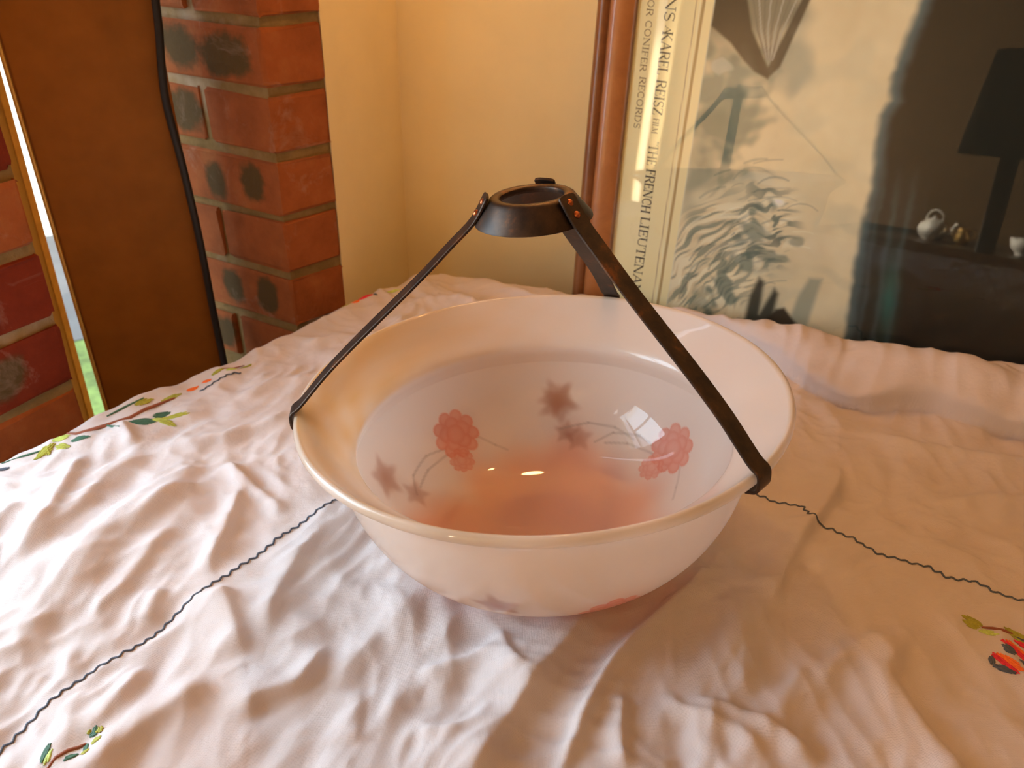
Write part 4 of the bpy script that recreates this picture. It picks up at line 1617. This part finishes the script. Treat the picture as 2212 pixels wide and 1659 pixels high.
def glazing_material():
    t = NT('picture_glass')
    g = t.n('ShaderNodeBsdfGlossy')
    g.inputs['Roughness'].default_value = 0.015
    tr = t.n('ShaderNodeBsdfTransparent')
    tr.inputs['Color'].default_value = (0.97, 0.985, 0.965, 1)
    ms = t.n('ShaderNodeMixShader')
    t.l(t.math('MULTIPLY', schlick(t), 1.4), ms.inputs[0])
    t.l(tr.outputs[0], ms.inputs[1])
    t.l(g.outputs[0], ms.inputs[2])
    t.l(ms.outputs[0], t.out.inputs['Surface'])
    return t.m


gl = np.array([[[0.036 * S, -0.012 * S, 0.0], [0.036 * S, 0.62 * S, 0.0]], [[0.762 * S, -0.012 * S, 0.0], [0.762 * S, 0.62 * S, 0.0]]])
grid_mesh('picture_glass', gl, glazing_material(), POSTER, False)

# lettering: condensed roman capitals, thick and thin strokes with serifs
TK, TN = 0.15, 0.055
SF = lambda x, y, w=0.16: (x - w, y, x + w, y, TN)


def arcpts(cx, cy, rx, ry, a0, a1, n=10):
    return [(cx + rx * math.cos(math.radians(a0 + (a1 - a0) * i / n)), cy + ry * math.sin(math.radians(a0 + (a1 - a0) * i / n))) for i in range(n + 1)]


def pl(P, w):
    return [(P[i][0], P[i][1], P[i + 1][0], P[i + 1][1], w) for i in range(len(P) - 1)]


GLY = {
    'A': (0.72, [(0.08, 0, 0.36, 1, TN), (0.36, 1, 0.64, 0, TK), (0.18, 0.34, 0.54, 0.34, TN), SF(0.08, 0.02, 0.1), SF(0.64, 0.02, 0.12)]),
    'K': (0.72, [(0.14, 0, 0.14, 1, TK), (0.16, 0.42, 0.58, 1, TN), (0.28, 0.55, 0.64, 0, TK), SF(0.14, 0.02, 0.13), SF(0.14, 0.98, 0.13), SF(0.58, 0.98, 0.1), SF(0.64, 0.02, 0.1)]),
    'R': (0.68, [(0.14, 0, 0.14, 1, TK), (0.14, 0.97, 0.38, 0.97, TN), (0.14, 0.50, 0.38, 0.50, TN)] + pl(arcpts(0.38, 0.735, 0.19, 0.235, -90, 90, 8), 0.11) + [(0.34, 0.5, 0.62, 0.02, TK), SF(0.14, 0.02, 0.13), SF(0.64, 0.02, 0.08)]),
    'E': (0.58, [(0.14, 0, 0.14, 1, TK), (0.14, 0.97, 0.50, 0.97, TN), (0.14, 0.52, 0.40, 0.52, TN), (0.14, 0.03, 0.52, 0.03, TN), (0.5, 0.97, 0.5, 0.78, TN), (0.52, 0.03, 0.53, 0.25, TN), (0.4, 0.62, 0.4, 0.42, TN)]),
    'F': (0.55, [(0.14, 0, 0.14, 1, TK), (0.14, 0.97, 0.50, 0.97, TN), (0.14, 0.52, 0.40, 0.52, TN), (0.5, 0.97, 0.5, 0.78, TN), (0.4, 0.62, 0.4, 0.42, TN), SF(0.14, 0.02, 0.13)]),
    'L': (0.55, [(0.14, 0, 0.14, 1, TK), (0.14, 0.03, 0.50, 0.03, TN), (0.5, 0.03, 0.51, 0.25, TN), SF(0.14, 0.98, 0.13)]),
    'I': (0.32, [(0.16, 0, 0.16, 1, TK), SF(0.16, 0.02, 0.13), SF(0.16, 0.98, 0.13)]),
    'S': (0.52, pl(arcpts(0.26, 0.745, 0.18, 0.235, 20, 250, 10), 0.075) + [(0.17, 0.55, 0.38, 0.43, TK)] + pl(arcpts(0.26, 0.25, 0.19, 0.235, 70, -160, 10), 0.08) + [(0.44, 0.82, 0.44, 0.98, TN), (0.07, 0.2, 0.07, 0.02, TN)]),
    'Z': (0.60, [(0.08, 0.97, 0.54, 0.97, TN), (0.52, 0.96, 0.08, 0.04, TK), (0.06, 0.03, 0.54, 0.03, TN), (0.08, 0.97, 0.08, 0.78, TN), (0.54, 0.03, 0.54, 0.24, TN)]),
    'M': (0.90, [(0.12, 0, 0.14, 1, TN), (0.14, 1, 0.44, 0.05, TK), (0.44, 0.05, 0.74, 1, TN), (0.76, 0, 0.76, 1, TK), SF(0.12, 0.02, 0.1), SF(0.76, 0.02, 0.13)]),
    'T': (0.62, [(0.31, 0, 0.31, 1, TK), (0.04, 0.97, 0.58, 0.97, TN), (0.05, 0.97, 0.04, 0.76, TN), (0.57, 0.97, 0.58, 0.76, TN), SF(0.31, 0.02, 0.13)]),
    'H': (0.74, [(0.14, 0, 0.14, 1, TK), (0.60, 0, 0.60, 1, TK), (0.14, 0.52, 0.60, 0.52, TN), SF(0.14, 0.02, 0.12), SF(0.14, 0.98, 0.12), SF(0.60, 0.02, 0.12), SF(0.60, 0.98, 0.12)]),
    'N': (0.76, [(0.12, 0, 0.12, 1, TN), (0.12, 0.98, 0.62, 0.02, TK), (0.64, 0, 0.64, 1, TN), SF(0.12, 0.02, 0.1), SF(0.64, 0.98, 0.1), SF(0.08, 0.98, 0.08)]),
    'C': (0.66, pl(arcpts(0.38, 0.5, 0.28, 0.48, 48, 312, 14), 0.11) + [(0.57, 0.86, 0.58, 0.62, TN)]),
    'U': (0.72, [(0.14, 1, 0.14, 0.3, TK)] + pl(arcpts(0.36, 0.3, 0.22, 0.28, 180, 360, 9), 0.07) + [(0.58, 1, 0.58, 0.3, TN), SF(0.14, 0.98, 0.12), SF(0.58, 0.98, 0.1)]),
    'O': (0.76, pl(arcpts(0.38, 0.5, 0.28, 0.47, 0, 360, 18), 0.105)),
    'D': (0.74, [(0.14, 0, 0.14, 1, TK), (0.14, 0.97, 0.34, 0.97, TN), (0.14, 0.03, 0.34, 0.03, TN)] + pl(arcpts(0.34, 0.5, 0.28, 0.47, -90, 90, 10), 0.11)),
    'W': (1.0, [(0.08, 1, 0.30, 0, TK), (0.30, 0, 0.50, 1, TN), (0.50, 1, 0.72, 0, TK), (0.72, 0, 0.92, 1, TN)]),
    '"': (0.34, [(0.08, 0.86, 0.12, 1.0, 0.08), (0.08, 0.84, 0.11, 0.86, 0.12), (0.22, 0.86, 0.26, 1.0, 0.08), (0.22, 0.84, 0.25, 0.86, 0.12)]),
}
M['ink'] = simple('black_print', (0.055, 0.05, 0.04), 0.7, spec=0.2)
M['ink_pale'] = simple('grey_print', (0.24, 0.19, 0.11), 0.7, spec=0.2)


def lettering(words, base_u, cap, mat):
    """words: (text, v_start, v_end); reads downwards, capitals point to +u; base_u(v) = baseline"""
    for text, v0, v1 in words:
        adv = sum(GLY[c][0] for c in text)
        sc_ = (v0 - v1) / adv
        bm = bmesh.new()
        x = 0.0
        for ch in text:
            w_, strokes = GLY[ch]
            for (x0, y0, x1, y1, th) in strokes:
                # glyph space -> poster: x runs down (-v), y runs right (+u)
                p = np.array([base_u(v0) + y0 * cap, v0 - (x + x0) * sc_])
                q_ = np.array([base_u(v0) + y1 * cap, v0 - (x + x1) * sc_])
                p, q_ = np.array(to_sheet(*p)), np.array(to_sheet(*q_))
                d = q_ - p
                L = np.linalg.norm(d)
                if L < 1e-7:
                    continue
                d = d / L
                nn = V2(-d[1], d[0]) * th * min(sc_, cap) * 0.5
                e = d * th * cap * 0.12
                z = -0.0031 * S
                vs_ = [bm.verts.new((pt[0] * S, pt[1] * S, zz)) for zz in (z - 0.0002, z) for pt in (p - nn - e, q_ - nn + e, q_ + nn + e, p + nn - e)]
                for f in ((3, 2, 1, 0), (4, 5, 6, 7), (0, 1, 5, 4), (1, 2, 6, 5), (2, 3, 7, 6), (3, 0, 4, 7)):
                    bm.faces.new([vs_[i] for i in f])
            x += w_
        o = from_bm('printed_word', bm, M[mat], POSTER)


lettering([('NS', 0.3705, 0.344), ('KAREL', 0.3345, 0.2890), ('REISZ', 0.2840, 0.2450)], lambda v: 0.0650 + (0.365 - v) * 0.012, 0.0115, 'ink')
lettering([('A', 0.3260 + 0.0145, 0.3260 + 0.0060)], lambda v: 0.0675, 0.0065, 'ink')
lettering([('FILM', 0.2415, 0.2240)], lambda v: 0.0680, 0.0070, 'ink_pale')
lettering([('"THE', 0.2160, 0.1870), ('FRENCH', 0.1830, 0.1290), ('LIEUTENANT', 0.1250, 0.0120)], lambda v: 0.0672 + (0.22 - v) * 0.020, 0.0112, 'ink')
lettering([('OR', 0.3650, 0.3480), ('CONIFER', 0.3440, 0.2900), ('RECORDS', 0.2850, 0.2270)], lambda v: 0.0450 + (0.36 - v) * 0.018, 0.0072, 'ink_pale')

# narrow ledge the poster stands on, fixed to the cream wall (structure)
pb0 = PM @ Vector((U0 * S, V0 * S, 0.0))
led0 = V2(pb0.x, pb0.y)
p0 = led0 + WD * -0.01 - WN * 0.012
lz = (PM @ Vector((U0 * S, V0 * S, 0))).z
lz2 = (PM @ Vector((U1 * S, V0 * S, 0))).z
wb = (REV_END - p0) @ WN
wall_prism('trim_1', [tuple(p0), tuple(p0 + WD * 0.9), tuple(p0 + WD * 0.9 + WN * wb), tuple(p0 + WN * wb)], lz2 - 0.028, lz2 - 0.001, M['frame_dark'])

# ------------------------------------------------------------------ tall brown board and the cable in front of it
BR0, BL0 = V2(-0.4235, 0.4715), V2(-0.560, 0.407)
bd = (BL0 - BR0) / np.linalg.norm(BL0 - BR0)
bn = V2(-bd[1], bd[0])
bn = bn if bn @ (V2(CAM.x, CAM.y) - BR0) < 0 else -bn          # away from the viewer


def board_hit(px, py):
    R3 = cam.matrix_world.to_3x3()
    d = R3 @ Vector(((px - 1106) / 1850, -(py - 829.5) / 1850, -1))
    nn = Vector((bn[0], bn[1], 0))
    t = (Vector((BR0[0], BR0[1], 0)) - CAM).dot(nn) / d.dot(nn)
    return CAM + d * t


def on_edge(p, q, z):
    return p + (q - p) * ((z - p.z) / (q.z - p.z))


rT, rB = board_hit(331, 0), board_hit(482, 772)
lT, lB = board_hit(2, 92), board_hit(237, 892)
zb, zt = FLOOR, 1.25
corners = [on_edge(lT, lB, zb), on_edge(rT, rB, zb), on_edge(rT, rB, zt), on_edge(lT, lB, zt)]
BOARD = empty('wooden_board', (corners[0].x, corners[0].y, FLOOR))
tag(BOARD, 'tall plain brown board standing between the brick piers behind the black cable', 'board')
off = Vector((bn[0], bn[1], 0)) * 0.022
bm = bmesh.new()
vs_ = [bm.verts.new(p) for p in corners] + [bm.verts.new(p + off) for p in corners]
for f in ((0, 1, 2, 3), (7, 6, 5, 4), (0, 4, 5, 1), (1, 5, 6, 2), (2, 6, 7, 3), (3, 7, 4, 0)):
    bm.faces.new([vs_[i] for i in f])
bmesh.ops.bevel(bm, geom=list(bm.edges), offset=0.002, segments=2, affect='EDGES')
o = from_bm('panel', bm, M['board'])
o.parent = BOARD
o.matrix_parent_inverse = Matrix.Translation(-BOARD.location)
# added golden strip, its colour imitating sunlight along the board's window edge
lp = Vector((bd[0], bd[1], 0))
c0, c1 = corners[0], corners[3]
bm = bmesh.new()
bm = bmesh.new()
ringsv = []
for c_ in (c0, c1):
    row = []
    for k in range(10):
        an = 2 * math.pi * k / 10
        row.append(bm.verts.new(c_ + lp * (0.0026 + 0.0028 * math.cos(an)) + off * 0.25 + Vector((bn[0], bn[1], 0)) * 0.0060 * math.sin(an)))
    ringsv.append(row)
for k in range(10):
    bm.faces.new([ringsv[0][k], ringsv[0][(k + 1) % 10], ringsv[1][(k + 1) % 10], ringsv[1][k]])
o = from_bm('sunlit_edge_strip', bm, M['sunlit_gold'], None, True)
o.parent = BOARD
o.matrix_parent_inverse = Matrix.Translation(-BOARD.location)
tag(o, 'golden strip imitating sunlight on the window edge of the board')

cable_px = [(334, 0), (341, 60), (346, 130), (352, 190), (361, 235), (374, 285), (390, 345), (408, 420), (424, 490), (440, 570), (455, 650), (468, 715), (481, 775)]
fwd = Vector((-bn[0], -bn[1], 0)) * 0.012
cp = [board_hit(*p) + fwd for p in cable_px]
cp = [cp[0] + (cp[0] - cp[1]) * 6 + Vector((0, 0, 0.0)), cp[0] + (cp[0] - cp[1]) * 3] + cp
last = cp[-1]
dlast = (cp[-1] - cp[-4]).normalized()
cp += [last + Vector((dlast.x * 0.4, dlast.y * 0.4, dlast.z)).normalized() * 0.1, Vector((last.x + 0.02, last.y - 0.0, -0.45)), Vector((last.x + 0.03, last.y - 0.0, FLOOR + 0.0045))]


def tube(name, path, r, mat, seg=12, sub=5):
    pts = []
    for i in range(len(path) - 1):
        p0, p1, p2, p3 = path[max(i - 1, 0)], path[i], path[i + 1], path[min(i + 2, len(path) - 1)]
        for t in [k / sub for k in range(sub)]:
            pts.append(0.5 * ((2 * p1) + (p2 - p0) * t + (2 * p0 - 5 * p1 + 4 * p2 - p3) * t * t + (3 * p1 - p0 - 3 * p2 + p3) * t ** 3))
    pts.append(path[-1])
    n_ = len(pts)
    P = np.zeros((seg, n_, 3))
    for i, p in enumerate(pts):
        tg = (pts[min(i + 1, n_ - 1)] - pts[max(i - 1, 0)]).normalized()
        a_ = tg.cross(Vector((0.3, 1, 0.1))).normalized()
        b_ = tg.cross(a_)
        for k in range(seg):
            an = 2 * math.pi * k / seg
            P[k, i] = p + (a_ * math.cos(an) + b_ * math.sin(an)) * r
    return grid_mesh(name, P, mat, None, True, closed_u=True)


CAB = tube('power_cable', cp, 0.0046, M['flex'])
tag(CAB, 'black cable hanging down the right edge of the brown board', 'cable')

# ------------------------------------------------------------------ things behind the viewer that show in the picture glass
M['darkoak'] = wood_material('dark_oak', (0.035, 0.02, 0.012), (0.06, 0.035, 0.018), 0.45, 'X')
M['silver'] = simple('satin_silver', (0.95, 0.92, 0.84), 0.42, 0.55)
M['china'] = simple('white_china', (0.88, 0.84, 0.76), 0.25)
M['brass'] = simple('brass', (0.85, 0.55, 0.18), 0.3, 1.0)
M['shadecloth'] = simple('dark_lampshade_cloth', (0.030, 0.028, 0.014), 0.9)


def lathe(name, profile, loc, mat, parent=None, seg=40):
    pr = np.array(profile, float)
    t_ = np.linspace(0, 2 * np.pi, seg, endpoint=False)
    P = np.stack([np.cos(t_)[:, None] * pr[None, :, 0], np.sin(t_)[:, None] * pr[None, :, 0], np.broadcast_to(pr[None, :, 1], (seg, len(pr)))], -1)
    P = P + np.array(loc)
    return grid_mesh(name, P, mat, parent, True, closed_u=True)


SBZ = -0.092
SBX, SBY = -0.02, -1.96
SIDEB = empty('sideboard', (SBX, SBY, FLOOR))
tag(SIDEB, 'low dark oak sideboard reflected in the picture glass', 'sideboard')
for nm, b in (('worktop', (0, 0, SBZ - FLOOR - 0.0125, 1.0, 0.42, 0.025)), ('body', (0, 0, (SBZ - FLOOR - 0.025 + 0.08) / 2, 0.94, 0.38, SBZ - FLOOR - 0.025 - 0.08))):
    bm = bmesh.new()
    box_bm(bm, *b)
    bmesh.ops.bevel(bm, geom=list(bm.edges), offset=0.004, segments=2, affect='EDGES')
    from_bm(nm, bm, M['darkoak'], SIDEB)
for sx in (-0.44, 0.44):
    for sy in (-0.16, 0.16):
        bm = bmesh.new()
        box_bm(bm, sx, sy, 0.04, 0.05, 0.05, 0.08)
        from_bm('foot', bm, M['darkoak'], SIDEB)
for sx in (-0.235, 0.235):
    bm = bmesh.new()
    box_bm(bm, sx, 0.194, 0.34, 0.44, 0.014, 0.46)
    bmesh.ops.bevel(bm, geom=list(bm.edges), offset=0.003, segments=2, affect='EDGES')
    d_ = from_bm('door', bm, M['darkoak'], SIDEB)
    kb = lathe('knob', [(0.0005, 0.012), (0.008, 0.010), (0.010, 0.005), (0.006, 0.0), (0.0005, 0.0)], (0, 0, 0), M['brass'], d_, 16)
    kb.rotation_euler = (-math.pi / 2, 0, 0)
    kb.location = (sx - math.copysign(0.18, sx), 0.201, 0.36)
# silver teapot
TP = empty('silver_teapot', (-0.188, -1.88, SBZ))
TP.scale = (0.58, 0.58, 0.62)
tag(TP, 'silver teapot with an arched handle reflected in the picture glass', 'teapot')
lathe('body', [(0.0005, 0.0), (0.045, 0.0), (0.048, 0.006), (0.075, 0.03), (0.085, 0.06), (0.074, 0.09), (0.05, 0.105), (0.047, 0.108), (0.0005, 0.108)], (0, 0, 0), M['silver'], TP)
lathe('lid', [(0.046, 0.1085), (0.035, 0.118), (0.010, 0.124), (0.012, 0.132), (0.0005, 0.138)], (0, 0, 0), M['silver'], TP)
h_ = tube('handle', [Vector((0.05, 0, 0.10)), Vector((0.04, 0, 0.150)), Vector((0, 0, 0.172)), Vector((-0.04, 0, 0.150)), Vector((-0.05, 0, 0.10))], 0.005, M['silver'])
h_.parent = TP
h_ = tube('spout', [Vector((0.070, 0, 0.04)), Vector((0.105, 0, 0.055)), Vector((0.120, 0, 0.095)), Vector((0.138, 0, 0.108))], 0.009, M['silver'])
h_.parent = TP
# brass jug and white china bowl
JG = empty('brass_jug', (-0.088, -1.89, SBZ))
JG.scale = (0.55, 0.55, 0.5)
tag(JG, 'small brass jug between teapot and lamp post in the reflection', 'jug')
lathe('body', [(0.0005, 0.0), (0.030, 0.0), (0.045, 0.03), (0.048, 0.06), (0.032, 0.095), (0.038, 0.115), (0.034, 0.115), (0.028, 0.095), (0.040, 0.05), (0.0005, 0.01)], (0, 0, 0), M['brass'], JG)
h_ = tube('handle', [Vector((0.036, 0, 0.11)), Vector((0.066, 0, 0.10)), Vector((0.066, 0, 0.06)), Vector((0.046, 0, 0.04))], 0.004, M['brass'])
h_.parent = JG
CB = empty('china_bowl', (0.108, -1.88, SBZ))
CB.scale = (0.62, 0.62, 0.75)
tag(CB, 'white china bowl right of the lamp post in the reflection', 'bowl')
lathe('body', [(0.0005, 0.0), (0.030, 0.0), (0.032, 0.008), (0.060, 0.03), (0.075, 0.075), (0.072, 0.075), (0.056, 0.035), (0.0005, 0.014)], (0, 0, 0), M['china'], CB)
lathe('foot_rim', [(0.028, -0.0), (0.034, 0.0), (0.034, 0.006), (0.028, 0.006)], (0, 0, 0), M['china'], CB)
# standard lamp with a thick dark post and drum shade
FL = empty('floor_lamp', (0.100, -1.42, FLOOR))
tag(FL, 'dark floor lamp with thick post and drum shade in the reflection', 'lamp')
lathe('base', [(0.0005, 0.0), (0.15, 0.0), (0.15, 0.02), (0.05, 0.04), (0.0005, 0.04)], (0, 0, 0), M['darkoak'], FL)
lathe('post', [(0.0005, 0.04), (0.026, 0.04), (0.026, 0.99), (0.0005, 0.99)], (0, 0, 0), M['darkoak'], FL, 24)
lathe('lamp_shade', [(0.140, 0.965), (0.105, 1.25), (0.103, 1.25), (0.138, 0.965)], (0, 0, 0), M['shadecloth'], FL)
lathe('shade_carrier', [(0.0005, 0.975), (0.136, 0.975), (0.136, 0.980), (0.0005, 0.980)], (0, 0, 0), M['darkoak'], FL)
